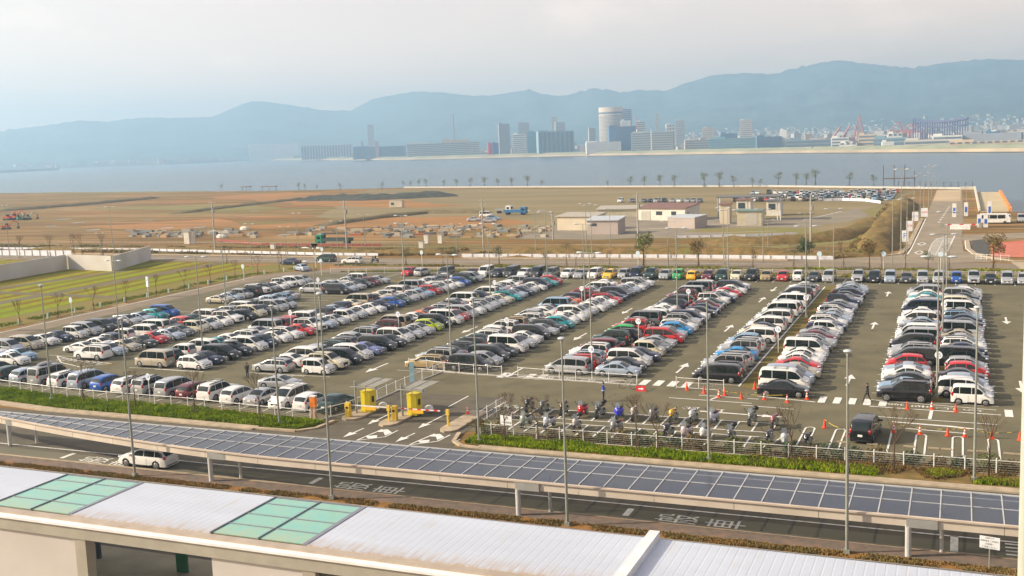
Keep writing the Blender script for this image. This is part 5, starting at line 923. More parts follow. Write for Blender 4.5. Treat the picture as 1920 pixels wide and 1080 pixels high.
def make_type(k):
    nm, Ln, W, r, top, rg, wsd, belt, rw = KIND[k]
    H = Ln/2; wx = (-H+.86 if k not in ('ke', 'hb') else -H+.62, H-.84 if k not in ('ke', 'hb') else H-.66); cl = .19 if k != 'su' else .32
    h = lambda x: lerp(top, x)
    def plan(x):
        s = max(0, min(1, (abs(x)-(H-.75))/.75)); return 1-.14*s**2.5
    def zlow(x):
        z = cl
        for c in wx:
            d = abs(x-c); RR = r+.06
            if d < RR: z = max(z, r+math.sqrt(RR*RR-d*d))
        return z
    hood = lambda x: (x >= wsd[1]) or (x <= rg[0])
    def wb(x): return W/2*plan(x)
    def wr(x):
        base = W/2*rw
        if x > wsd[0]: t = min(1, (x-wsd[0])/(wsd[1]-wsd[0])); return wb(x)*(rw+(.93-rw)*t)
        if x < rg[1]: t = min(1, (rg[1]-x)/(rg[1]-rg[0]+.01)); return wb(x)*(rw+(.93-rw)*t*(.9 if k in ('se', 'cp') else .35))
        return base
    def bl(x): return min(belt, h(x)-.06)
    xs = sorted(set([round(p[0], 3) for p in top]+[round(c+(r+.06)*math.cos(a*math.pi/8), 3) for c in wx for a in range(9)]+[-H+.05, H-.05]))
    xs = [x for i, x in enumerate(xs) if -H <= x <= H and (i == 0 or x-xs[i-1] > .02)]
    def ring(x):
        zl = min(zlow(x), h(x)-.12); b_ = bl(x); hh = h(x); w_ = wb(x); r2 = wr(x); z2 = max(zl+.01, min(.5, b_-.1)); z2 = min(z2, b_-.02)
        half = [(0, zl), (w_*.90, zl), (w_*.985, zl+.03), (w_, z2), (w_*.985, max(b_-.07, z2+.005)), (w_*.95, b_), (r2*1.0, hh-.055), (r2*.93, hh-.015), (r2*.6, hh+.012), (0, hh+.028)]
        return half
    rings = []
    m = MB(); N = None
    for x in xs:
        hf = ring(x); full = [(x, -y, z) for y, z in hf[::-1]]+[(x, y, z) for y, z in hf[1:-1]]
        N = len(full); m.v += full
    for i in range(len(xs)-1):
        for j in range(N):
            a = i*N+j; b2 = i*N+(j+1) % N; m.f.append((a, b2, b2+N, a+N)); hj = j
            zavg = 0; under = (j in (8, 9)); m.m.append(1 if under or j in (7, 10) else 0)
    m.f.append(tuple(range(N))[::-1]); m.m.append(0); o = (len(xs)-1)*N; m.f.append(tuple(range(o, o+N))); m.m.append(0)
    # grille, bumper slots, roof rails and mirrors belong to the body
    m.box(H-.06, H+.012, -.42, .42, .46, .60 if k != 'su' else .8, 1); m.box(H-.08, H+.006, -.6, .6, .25, .34, 1); m.box(-H-.006, -H+.1, -.6, .6, .25, .33, 1)
    for s in (-1, 1):
        xm = wsd[1]-.18; m.box(xm-.08, xm+.06, s*(W/2-.03) if s > 0 else -W/2-.17, W/2+.17 if s > 0 else -(W/2-.03), belt+.0, belt+.14, 0)
        for xd in ((rg[0]+wsd[1])/2-.02, (rg[0]+wsd[1])/2-.95): m.box(xd, xd+.012, s*W/2-.004, s*W/2+.003, .34, belt-.1, 1)
        m.box(-H+1.0+.3, H-1.3, s*W/2-.02, s*W/2+.008, .24, .29, 1)
        if k in ('su', 'wg'): m.box(rg[1]+.1, wsd[0]-.1, s*W/2*rw*.86-.02, s*W/2*rw*.86+.02, max(p[1] for p in top)-.02, max(p[1] for p in top)+.06, 1)
    parts = {'body': m.mesh('body_'+nm.replace(' ', '_').replace('-', '_'), [PAINT['W'][1], dark], 42)}
    # glass
    def toppatch(x0, x1, y0f, y1f, nx=5):
        g = MB(); K = 6
        for i in range(nx+1):
            x = x0+(x1-x0)*i/nx; hh = h(x); r2 = wr(x); sl = (h(x+.01)-h(x-.01))/.02; nl = math.sqrt(1+sl*sl); off = .022
            for j in range(K+1):
                t = y0f+(y1f-y0f)*j/K; z = hh+.028-.028*abs(t)**1.5*1.5
                g.v.append((x-sl/nl*off, r2*t, z+off/nl))
        for i in range(nx):
            for j in range(K): a = i*(K+1)+j; g.f.append((a, a+1, a+K+2, a+K+1)[::-1] if x1 > x0 else (a, a+1, a+K+2, a+K+1)); g.m.append(0)
        return g
    def slope(x0, x1, lo_, hi_): return x0+(x1-x0)*lo_, x0+(x1-x0)*hi_
    a, b2 = slope(*wsd, .06, .93); parts['windscreen'] = toppatch(a, b2, -.88, .88).mesh('windscreen', glass, 40)
    if k in ('se', 'cp'): a, b2 = slope(*rg, .08, .93); parts['rear_window'] = toppatch(a, b2, -.84, .84).mesh('rear_window', glass, 40)
    else:
        xa = -H
        while h(xa) < belt+.07: xa += .004
        xb = xa
        while h(xb) < h(rg[1])-.07: xb += .004
        parts['rear_window'] = toppatch(xa, xb, -.86, .86).mesh('rear_window', glass, 40)
    def side(s):
        g = MB(); xa, xb = rg[0]+.1, wsd[1]-.12
        cuts = {'se': (.30, .62), 'cp': (.36,), 'hb': (.26, .6), 'ke': (.22, .6), 'mv': (.28, .62), 'bx': (.3, .66), 'wg': (.25, .58), 'su': (.27, .6)}[k]
        ed = [xa]+[xa+(xb-xa)*c for c in cuts]+[xb]
        for p in range(len(ed)-1):
            q0, q1 = ed[p]+.03, ed[p+1]-.03; n = 5; st = len(g.v); cnt = 0
            for i in range(n+1):
                x = q0+(q1-q0)*i/n; zt = h(x)-.10; zb = bl(x)+.035
                if zt < zb+.02: zt = zb+.005
                for z in (zb, zt):
                    t = (z-bl(x))/max(.05, (h(x)-.055-bl(x))); y = wb(x)*.95+(wr(x)-wb(x)*.95)*min(1, max(0, t)); g.v.append((x, s*(y+.012), z))
            for i in range(n): a = st+2*i; g.f.append((a, a+2, a+3, a+1) if s < 0 else (a, a+1, a+3, a+2)); g.m.append(0)
        return g.mesh('side_window', glass, None)
    parts['side_window_a'] = side(-1); parts['side_window_b'] = side(1)
    hl = MB(); tall = k in ('mv', 'bx', 'su', 'ke')
    def lamp(xc, yc, zc, sx, sy, sz, m_):
        g = MB(); g.ball((xc, yc, zc), 1, 0, 8, 5, (sx, sy, sz)); return g.mesh('lamp', m_, 60)
    zl = lerp(top, H-.25)-.08
    parts['headlight_a'] = lamp(H-.19, -W/2*.76, zl, .22, .19, .09, lampm); parts['headlight_b'] = lamp(H-.19, W/2*.76, zl, .22, .19, .09, lampm)
    zt = (belt+.0 if tall or k in ('wg', 'hb') else .80); sz = .24 if tall else .12
    if k == 'wg': sz = .16
    parts['tail_light_a'] = lamp(-H+.13, -W/2*.80, zt-.05, .13, .13, sz, redl); parts['tail_light_b'] = lamp(-H+.13, W/2*.80, zt-.05, .13, .13, sz, redl)
    g = MB(); g.box(H, H+.025, -.17, .17, .38, .54); parts['number_plate_a'] = g.mesh('number_plate', plate); g = MB(); g.box(-H-.03, -H+.02, -.17, .17, .58, .74); parts['number_plate_b'] = g.mesh('number_plate', plate)
    w_ = MB(); w_.tube((0, -.09, 0), (0, .09, 0), r, n=16, m=0); w_.tube((0, -.098, 0), (0, -.09, 0), r*.66, r*.70, n=12, m=1); w_.tube((0, .09, 0), (0, .098, 0), r*.70, r*.66, n=12, m=1)
    for a in range(5):
        q = 2*math.pi*a/5
        for s in (-1, 1): w_.box(r*.22, r*.60, s*.1-.002, s*.1+.002, -.018, .018, 2, Matrix.Rotation(q, 4, 'Y'))
    parts['wheel'] = w_.mesh('wheel', [tyre, rim, dark], 40); parts['_w'] = [(x, s*(W/2-.10), r) for x in wx for s in (-1, 1)]
    return parts
TYPES = {}
def ctype(k):
    if k not in TYPES: TYPES[k] = make_type(k)
    return TYPES[k]
def car_objs(k):
    T = ctype(k)
    for n, me in T.items():
        if n in ('wheel', '_w'): continue
        yield n.replace('_a', '') if n.endswith('_a') else n.replace('_b', '') if n.endswith('_b') else n, me, (0, 0, 0)
    for p in T['_w']: yield 'wheel', T['wheel'], p
racks = MB(); racks.ball((-.1, 0, 0), 1, 0, 12, 7, (1.05, .42, .17))
rackm = {'box': racks.mesh('roof_box', [mat('roof_box_shell', (.30, .31, .33), .3)], 50)}
g = MB()
for x in (-.6, .5): g.box(x-.03, x+.03, -.62, .62, 0, .05)
for y in (-.5, .5): g.box(-.7, .6, y-.02, y+.02, .02, .06)
rackm['rack'] = g.mesh('roof_rack', steel)
KIN = {}
def put_car(k, c, x, y, rz, label, group='cars parked in the car park', cat='car', extra=None, name=None):
    nm = name or (KIND[k][0].replace(' ', '_').replace('-', '_'))
    t = thing(nm, label, cat, (x, y, .026), rz, group)
    for n, me, p in car_objs(k):
        o = obj(n, me, t); o.location = p
        if n == 'body': o.material_slots[0].link = 'OBJECT'; o.material_slots[0].material = PAINT[c][1]
    if extra:
        o = obj('roof_box' if extra == 'box' else 'roof_rack', rackm[extra], t); o.location = (-.3, 0, max(q[1] for q in KIND[k][4])+(.17 if extra == 'box' else .05))
    return t
def merged(name, lst, label, cat, group=None):
    # many far cars as one mesh
    vs, fs, ms = [], [], []; mats_ = []; mi = {}; off = 0
    def idx(m):
        if m.name not in mi: mi[m.name] = len(mats_); mats_.append(m)
        return mi[m.name]
    cache = {}
    for (k, c, x, y, rz) in lst:
        Mx = np.array([[math.cos(rz), -math.sin(rz), 0], [math.sin(rz), math.cos(rz), 0], [0, 0, 1]])
        for n, me, p in car_objs(k):
            if n in ('number_plate',): continue
            if me.name not in cache:
                co = np.zeros(len(me.vertices)*3); me.vertices.foreach_get('co', co)
                cache[me.name] = (co.reshape(-1, 3), [tuple(q.vertices) for q in me.polygons], [q.material_index for q in me.polygons])
            co, F, mm = cache[me.name]
            v = (co+np.array(p)) @ Mx.T+np.array([x, y, .026]); vs.append(v); fs += [tuple(i+off for i in q) for q in F]
            tb = [PAINT[c][1] if (n == 'body' and j == 0) else m for j, m in enumerate(me.materials)]; tb = [idx(m) for m in tb]; ms += [tb[j] for j in mm]; off += len(co)
    me = bpy.data.meshes.new(name); me.from_pydata(np.concatenate(vs).tolist(), [], fs)
    for m in mats_: me.materials.append(m)
    me.polygons.foreach_set('material_index', ms); me.polygons.foreach_set('use_smooth', [True]*len(ms)); me.update(); me.set_sharp_from_angle(angle=math.radians(42))
    return tag(obj(name, me), label, cat, group, 'stuff')
# every row from the camera end outwards: kind+colour, '-' an empty stall, '<' turned the other way, '#' roof box, '=' roof rack
ROWS = [
 # key, x of the noses, heading(0:+X, 1:-X), y0, pitch, text, words
 ('row along the left service road', -107.8, 0, 94.8, 2.62, 'seW mvS mvA seW seN keW mvS mvD# seN wgS seJ hbT mvB - - - - cpA seJ keS suK< suW wgG seW suW mvW hbS'),
 ('left side of first double row', -103.3, 1, 99.9, 2.62, 'cpW seW hbN keW mvW bxW seD hbR seF mvW seN wgS mvW wgD seS hbJ wgL seS - - mvS seW hbS - seS mvW'),
 ('right side of first double row', -93.2, 0, 96.6, 2.62, 'suW< seJ seA seD seR seJ seG keC seS seW suW hbK mvC seD mvS hbS - - - - - mvK seJ seS wgK# hbM seS'),
 ('left side of second double row', -87.2, 1, 94.7, 2.66, 'bxA hbF keW mvW seT seW wgW seS bxS mvM hbR mvW seW wgD seJ hbN seC bxA hbN seC wgW mvW hbG bxS seD seW hbS wgG seW'),
 ('right side of second double row', -77.0, 0, 94.7, 2.66, 'hbW seN mvK wgK# mvW hbN seW wgW seR suW seJ seS keW seS seW seW seN hbB seF seS hbS seL hbR seS wgW seW hbB suF mvS'),
 ('left side of third double row', -71.4, 1, 95.5, 2.66, 'wgS seW mvW hbS wgF wgG hbS suS seJ suM bxA seK seW cpZ seM wgS= wgK seS bxW hbV seN mvW seL seS hbW seW mvS'),
 ('right side of third double row', -61.3, 0, 95.5, 2.66, 'keW suC mvK mvW seP mvK seK mvW seS seS hbV mvK bxW hbR mvS seW seS wgS seS seC wgT seJ seN seS seW mvN seT hbR'),
 ('left side of fourth double row', -55.5, 1, 100.6, 2.64, 'wgO suS seG wgD wgK seF wgW hbW suW suO seS wgW hbS seW seS bxL seG cpZ hbN wgM hbR seS mvW seG seW'),
 ('right side of fourth double row', -45.3, 0, 100.6, 2.64, 'mvK hbS mvK seD bxW seS seW mvK seS wgD hbT seW seW mvW seS seW seS seW wgR seN mvN seG seJ seW mvS wgW'),
 ('left side of fifth double row', -39.6, 1, 101.5, 2.64, 'mvS wgR wgJ suW mvM seK suF wgK hbE suR hbW bxG mvW seD seW cpW wgN mvD seG suM bxS wgS bxG mvW seK'),
 ('right side of fifth double row', -29.4, 0, 101.5, 2.64, 'seJ seK mvW seN keC cpG cpS mvR seJ hbQ wgW suS mvN seW seK seN seM seF suW seN seW seR seW mvN seW'),
 ('row left of the slanting grass strip', -24.2, 1, 101.2, 2.62, 'mvK wgD suS wgS seQ suS wgW hbL mvW hbC seN mvW seS mvW wgS bxW mvW hbS bxW seG seW mvN seW wgS seW'),
 ('row right of the slanting grass strip', -12.2, 0, 97.0, 2.62, 'seK bxW= mvJ seA seR seW seW bxW seD wgS seM seS keW seN wgW seJ seS wgW seN seS suN seS seK hbN seK seJ seS'),
 ('row left of the straight grass strip', -6.9, 1, 97.6, 2.62, 'suK seL seK seW cpJ hbR mvK suS seS mvK bxS bxW hbW seK seJ mvW seN seW bxN mvS wgS seW seT seW mvS hbK'),
 ('row right of the straight grass strip', 2.9, 0, 97.6, 2.62, 'keW mvW hbJ seK hbR hbS bxK seG seN wgW seS seA bxS seM seK seN wgL seS bxW seG mvC wgS seK mvS hbW seS'),
 ('row cut by the right edge', 8.7, 1, 124.5, 2.62, 'seS hbT seW seN mvS seG mvW'),
]
cars = []
for rn, nx, hd, y0, p, s in ROWS:
    for i, tk in enumerate(s.split()):
        if tk == '-': continue
        k, c = tk[:2], tk[2]; f = '<' in tk; ex = 'box' if '#' in tk else 'rack' if '=' in tk else None
        Ln = KIND[k][1]; sgn = 1 if hd == 0 else -1
        x = nx-sgn*(Ln/2+R.uniform(-.05, .45)); rz = (0 if hd == 0 else math.pi)+(math.pi if f else 0)+R.uniform(-.03, .03)
        y = y0+i*p+R.uniform(-.12, .12)
        cars.append([k, c, x, y, rz, f'{rn}', i, ex, math.dist((x, y), (0, 0))*(1.0 if hd == 0 else 1.05)])
# row behind the left fence, tails to the camera
s = 'mvK hbF hbJ bxS# wgW mvJ hbB wgW suS mvS hbM suW= hbW seS mvW<= hbW seF'
bx_ = [-100.5, -96.9, -93.6, -90.6, -86.6+.3, -83.2+.2, -79.6, -76.7, -74.0, -70.7, -67.9, -65.2, -62.3, -59.8, -57.5, -54.9, -52.6]
for i, tk in enumerate(s.split()):
    k, c = tk[:2], tk[2]; f = '<' in tk; x = -99.6+i*2.93 if i < 6 else -82.1+(i-6)*2.77; x = (-99.6, -96.7, -93.8, -90.9, -87.9, -84.9, -81.6, -78.6, -75.8, -72.7, -69.9, -67.1, -64.3, -61.4, -58.4, -55.6, -53.0)[i]
    y = 82.4+max(0, -x-60)*.075; y = 81.3+max(0, -x-55)*.075
    cars.append([k, c, x+.2, y+KIND[k][1]/2-1.2, math.pi/2-.03+(math.pi if f else 0), 'row behind the left fence', i, 'box' if '#' in tk else 'rack' if '=' in tk else None, 60+i*.1])
for i, (k, c, x, y, rz) in enumerate([('se', 'W', -103.4, 91.6, .05), ('se', 'L', -104.8, 94.2-.2, .03), ('cp', 'S', -63.4, 88.6, .12)]):
    cars.append([k, c, x, y, rz, ('ahead of the row behind the left fence, at the left edge', 'at the left edge', 'standing in the aisle behind the left fence')[i], -1, None, 60])
# far row facing the camera
far = [(735, 'hbR'), (760, 'hbS<'), (807, 'mvD'), (858, 'seM'), (885, 'bxW'), (909, 'hbD'), (935, 'bxD'), (960, 'hbW'), (987, 'bxD'), (1012, 'mvG'), (1044, 'hbW'), (1070, 'seS'), (1097, 'mvW'), (1125, 'wgY'), (1153, 'keS'), (1178, 'bxN'), (1205, 'suF'), (1233, 'hbS'), (1258, 'keE'), (1287, 'hbY<'), (1316, 'wgM'), (1343, 'mvF'), (1371, 'hbC'), (1400, 'suK'), (1428, 'hbO'), (1460, 'hbR'), (1489, 'keW'), (1520, 'seD'), (1549, 'mvS'), (1605, 'suS'), (1636, 'mvK'), (1666, 'mvJ'), (1697, 'seD'), (1728, 'mvS'), (1760, 'mvS'), (1793, 'keB'), (1826, 'suS'), (1858, 'seK'), (1890, 'mvS'), (1921, 'wgS')]
for i, (px, tk) in enumerate(far):
    k, c = tk[:2], tk[2]; x, y, _ = G(px, 527+(px-900)*.0105)
    cars.append([k, c, x, 176.2, -math.pi/2+R.uniform(-.04, .04)+(math.pi if '<' in tk else 0), 'far row facing the camera', i, None, 150])
cars.sort(key=lambda q: q[8])
NIND = 292
for q in cars[:NIND]:
    k, c, x, y, rz, rn, i, ex, _ = q; col, tp = PAINT[c][0], KIND[k][0]
    if i < 0: lb = f'{col} {tp} {rn}'
    elif rn.startswith('row behind'): lb = f'{col} {tp}, {ORD[i]} from the left in the {rn}'
    elif rn.startswith('far row'): lb = f'{col} {tp}, {ORD[i]} from the left in the {rn}'
    else: lb = f'{col} {tp}, {ORD[i]} from near end, {rn}'
    put_car(k, c, x, y, rz, lb, extra=ex)
rest = [tuple(q[:5]) for q in cars[NIND:]]
# the second car park near the shore
for i in range(150):
    t_ = i/150
    row = i % 6; X = -78+(i//6)*2.3+R.uniform(-.4, .4); Y = 392+row*9.5-(X+78)*.12+R.uniform(-1, 1)
    if R.random() < .85 and (X > -66 or row in (0, 5)): rest.append((R.choice(['se', 'hb', 'mv', 'wg', 'ke', 'bx']), R.choice('WWWSSSJGKNRFCLD'), X, Y, math.pi/2+R.choice([0, math.pi])+R.uniform(-.05, .05)))
for px in (1164, 1186, 1208, 1220, 1232, 1246, 1261, 1275, 1290, 1300, 1312): p = G(px, 379.5); rest.append((R.choice(['se', 'hb', 'mv', 'ke']), R.choice('WSNSG'), p.x, p.y, -math.pi/2+R.uniform(-.1, .1)))
merged('parked_cars', rest, 'cars in the far parts of the rows and in the car park by the shore', 'car', 'cars parked in the car park')
# vehicles outside the rows
def yellow(c): return c
RV = 'vehicles on the roads around the car park'
for k, c, px, py, rz, lb in [('wg', 'W', 300, 880, math.pi, 'pearl white estate car driving left on the near road behind the first lamp post'), ('se', 'N', 545, 496, math.pi-.05, 'dark navy sedan on the far road, leftmost of three cars'),
        ('mv', 'F', 611, 491, math.pi, 'dark green minivan on the far road beside the white fence'), ('wg', 'W', 661, 494, math.pi, 'white estate car on the far road left of the scooter rider'),
        ('se', 'J', 566, 508, 2.6, 'silver blue sedan turning beside the red stop sign'), ('mv', 'K', 1631, 831, math.pi/2-.1, 'black minivan alone in the near right stalls, tail to the camera')]:
    p = G(px, py); x, y = p.x, p.y
    if px == 300: x, y = -57.7, 62.95
    if px == 1631: x, y = -6.55, 84.9
    put_car(k, c, x, y, rz, lb, group=RV)
for i, (k, c, px, py, rz) in enumerate([('se', 'S', 889, 415, .1), ('wg', 'L', 925, 413, .1), ('se', 'S', 918, 417, .1), ('bx', 'W', 912, 407, .1)]):
    p = G(px, py); put_car(k, c, p.x, p.y, rz, f'{PAINT[c][0]} {KIND[k][0]} in the cluster on the earth field, {("leftmost","rightmost","at the front","at the back")[i]}', group='vehicles standing on the earth field')
for i, (px, py, c) in enumerate([(1899-7, 417, 'W'), (1912, 416, 'S')]):
    p = G(px+(2 if i else -4), py); put_car('bx', c, p.x, p.y, math.pi/2*3, ['white box van parked beside the water right of the microbus', 'silver van at the right edge by the water'][i], group=RV)
# trucks
def truck(px, py, rz, cabc, bedc, label, crane=False, L_=8.):
    p = G(px, py); t = thing('truck', label, 'truck', (p.x, p.y, 0), rz, 'vehicles standing on the earth field')
    g = MB(); g.box(L_/2-1.9, L_/2, -1.1, 1.1, .55, 2.5); g.box(L_/2, L_/2+.1, -1, 1, .5, 1.1); g.box(L_/2-1.9, L_/2-.15, -1.05, 1.05, 2.5, 2.65); g.build('cab', cabc, t, 30)
    g = MB(); g.box(L_/2-.4, L_/2+.02, -.95, .95, 1.5, 2.25); g.box(L_/2-1.5, L_/2-.5, -1.12, 1.12, 1.5, 2.2); g.build('cab_window', glass, t)
    g = MB(); g.box(-L_/2, L_/2-2.1, -1.15, 1.15, .95, 1.15); g.box(-L_/2, L_/2-2.1, -1.15, -1.08, 1.15, 1.75); g.box(-L_/2, L_/2-2.1, 1.08, 1.15, 1.15, 1.75); g.box(-L_/2, -L_/2+.07, -1.08, 1.08, 1.15, 1.75); g.build('load_bed', bedc, t)
    for x in (-L_/2+1.2, L_/2-1.2):
        for s in (-1, 1): g = MB(); g.tube((x, s*.8, .5), (x, s*1.1, .5), .5, n=14); g.build('wheel', tyre, t, 40)
    if crane: g = MB(); g.tube((L_/2-2.3, 0, 1.2), (L_/2-2.3, 0, 2.9), .2); g.tube((L_/2-2.3, 0, 2.9), (-L_/2+1, 0, 3.1), .16); g.build('crane_arm', dark, t)
    return t
gm = mat('truck_green', (.02, .22, .12), .4); bm = mat('truck_blue', (.03, .16, .36), .4)
truck(627, 459, math.pi, gm, mat('truck_dark', (.03, .06, .05), .6), 'green crane truck facing left behind the white fence', True, 10.)
truck(967, 403, 0, bm, bm, 'blue tipper truck right of the parked cluster on the earth field'); truck(945, 400, 0, white, steel, 'small white flatbed truck behind the cluster on the earth field', L_=6.)
def digger(px, py, label, m, s=1.):
    p = G(px, py); t = thing('excavator', label, 'excavator', (p.x, p.y, 0), R.uniform(-.5, .5), 'excavators on the left earth field'); t.scale = (s,)*3
    g = MB()
    for y in (-1.2, 1.2): g.box(-2, 2, y-.3, y+.3, 0, .9)
    g.build('track', dark, t); g = MB(); g.box(-1.9, 1.4, -1.3, 1.3, 1.1, 2.1); g.build('engine_deck', m, t); g = MB(); g.box(.1, 1.3, -1.25, -.2, 2.1, 3.2); g.build('cab', glass, t)
    g = MB(); g.path([(1.2, .3, 1.7), (3.6, .3, 4.6), (6.2, .3, 3.2)], .28); g.build('boom', m, t); g = MB(); g.path([(6.2, .3, 3.2), (6.0, .3, 1.2)], .22); g.box(5.5, 6.6, -.3, .9, .3, 1.2); g.build('bucket', dark, t)
em = mat('digger_orange', (.62, .09, .03), .5); digger(15, 413, 'orange excavator at the left edge of the earth field', em, .8); digger(28, 412, 'orange excavator with raised boom near the left edge', em, .85)
digger(37, 413, 'dark green excavator between the orange and the grey ones', gm, .7); digger(52, 412, 'grey excavator, rightmost of the group at left', steel, .7); digger(12, 430, 'red machine lowest of the group at the left edge', em, .7)
# ================= FAR SHORE, CITY, MOUNTAINS, HAZE =================
WL = [(0, 325), (435, 301), (480, 301), (735, 301), (1100, 293), (1500, 288), (1920, 286), (2400, 284)]
def wly(x): return lerp(WL, x)
SH = [G(x, y, -3) for x, y in WL if x >= 435]
landm = mat('far_land', (.22, .20, .13), .95, col2=(.14, .15, .09), scale=.006, detail=8)
g = MB(); fr = [(p.x, p.y) for p in SH]
lp = [(G(x, y, -3)) for x, y in ((-260, 331), (0, 320), (160, 314), (300, 309), (420, 303.5))]
poly = [(q.x, q.y) for q in lp]+fr+[(4500, 2500), (4800, 7150), (-6850, 7150), (-6850, 3200)]
g.prism(poly, -10, 1.2); struct(g, 'far_shore', landm)
g = MB()
for a, b2 in zip(SH[:-1], SH[1:]):
    A, B = Vector(a.xy), Vector(b2.xy); d = (B-A).normalized(); n = Vector((d.y, -d.x)); g.prism([tuple(A-n*2), tuple(B-n*2), tuple(B+n*1.5), tuple(A+n*1.5)], -4, 1.4)
g2 = MB()
for a, b2 in zip(SH[:-1], SH[1:]):
    A, B = Vector(a.xy), Vector(b2.xy); d = (B-A).normalized(); n = Vector((d.y, -d.x)); g2.prism([tuple(A+n*1.45), tuple(B+n*1.45), tuple(B+n*2.2), tuple(A+n*2.2)], -4, -1.9)
quay = g.build('quay_wall', mat('quay_concrete', (.50, .40, .27), .9, col2=(.33, .27, .2), scale=.02, stretch=(1, 1, .1)))
g2.build('waterline_band', mat('wet_concrete', (.06, .065, .06), .7), quay)
tag(quay, 'long tan concrete quay wall along the far shore', 'quay')
g = MB()
for a, b2 in zip(SH[:-1], SH[1:]):
    A, B = Vector(a.xy), Vector(b2.xy); d = (B-A).normalized(); n = Vector((d.y, -d.x)); g.prism([tuple(A-n*9), tuple(B-n*9), tuple(B-n*8), tuple(A-n*8)], 1, 4.2); g.prism([tuple(A-n*30), tuple(B-n*30), tuple(B-n*20), tuple(A-n*20)], 1, 5.5)
tag(g.build('flood_wall', mat('flood_wall', (.30, .30, .22), .9, col2=(.20, .22, .15), scale=.02)), 'grey green flood wall behind the quay', 'wall')
for x0, y0, x1, y1, nm in ((-30, 326, 107, 319, 'left edge of the bay'), (306, 309, 440, 303, 'foot of the white warehouses')):
    a, b2 = G(x0, y0, -3), G(x1, y1, -3); A, B = Vector(a.xy), Vector(b2.xy); d = (B-A).normalized(); n = Vector((d.y, -d.x))*9
    t = thing('breakwater', f'low dark breakwater with a small beacon at the {nm}', 'breakwater', (0, 0, 0), 0, 'breakwaters in the bay')
    g = MB(); g.prism([tuple(A-n), tuple(B-n), tuple(B+n), tuple(A+n)], -8, 4.5); g.build('mole', concg, t)
    q = B if x0 < 0 else A+d*12; q = q-d*4 if x0 < 0 else q
    g = MB(); g.tube((q.x, q.y, 4), (q.x, q.y, 26), 2.6, 1.6); g.tube((q.x, q.y, 26), (q.x, q.y, 30), 2.2, .6); g.build('beacon', white if x0 < 0 else mat('beacon_red', (.5, .04, .03), .5), t)
# mountains: relief rising to the ridge line
RDG = [(-700, 330), (-400, 285), (-200, 262), (0, 246), (60, 238), (110, 232), (150, 225), (200, 228), (265, 220), (310, 221), (395, 220), (430, 205), (470, 190), (500, 191), (540, 196), (600, 206), (655, 208), (700, 185), (740, 178), (775, 172), (830, 173), (890, 180), (930, 178), (992, 168), (1020, 178), (1060, 180), (1110, 165), (1150, 170), (1170, 173), (1195, 168), (1250, 170), (1290, 155), (1340, 140), (1400, 137), (1440, 140), (1500, 126), (1570, 112), (1630, 120), (1710, 128), (1770, 118), (1850, 110), (1920, 112), (2100, 125), (2500, 160)]
def mdist(x): return lerp([(-700, 7300), (0, 7200), (400, 7300), (700, 7400), (1100, 6900), (2500, 6200)], x)
g = MB(); NX, NV = 320, 40; xs_ = [-260+2600*i/NX for i in range(NX+1)]
for i, px in enumerate(xs_):
    d = ray(px, lerp(RDG, px)); hd = Vector((d.x, d.y)); el = d.z/hd.length; hd.normalize(); D = mdist(px)
    foot = D-lerp([(0, 1900), (500, 2000), (900, 2900)], px)
    hz_ = CH+D*el
    for j in range(NV+1):
        v_ = j/NV
        if v_ <= .8:
            t_ = v_/.8; dd = foot+(D-foot)*t_; wx_, wy_ = hd.x*dd, hd.y*dd; n = mnoise.fractal(Vector((wx_/700, wy_/700, 4)), .8, 2.1, 6); spur = abs(mnoise.noise(Vector((wx_/420, wy_/420, 1))))+.5*abs(mnoise.noise(Vector((wx_/160, wy_/160, 7))))
            hh = max(0, hz_)*(t_**1.35)*(1+.22*(1-t_)*n*1.6-.30*spur*math.sin(math.pi*t_)) + (14*mnoise.noise(Vector((px*.15, t_*6, 2)))*t_)
            hh = min(hh, CH+dd*el*.985) if t_ < .97 else hh
        else: t_ = (v_-.8)/.2; dd = D+900*t_; hh = hz_*(1-t_)
        if j == 0: hh = -2
        g.v.append((hd.x*dd, hd.y*dd, hh))
for i in range(NX):
    for j in range(NV): a = i*(NV+1)+j; g.f.append((a, a+NV+1, a+NV+2, a+1)); g.m.append(0)
mt = mat('forest_hill', (.09, .15, .15), .95, col2=(.05, .095, .10), scale=.004, detail=9, lo=.4, hi=.6)  # bluer and lighter than forest, some distance haze put into the colour
tag(g.build('mountains', mt, None, 80), kind='structure')
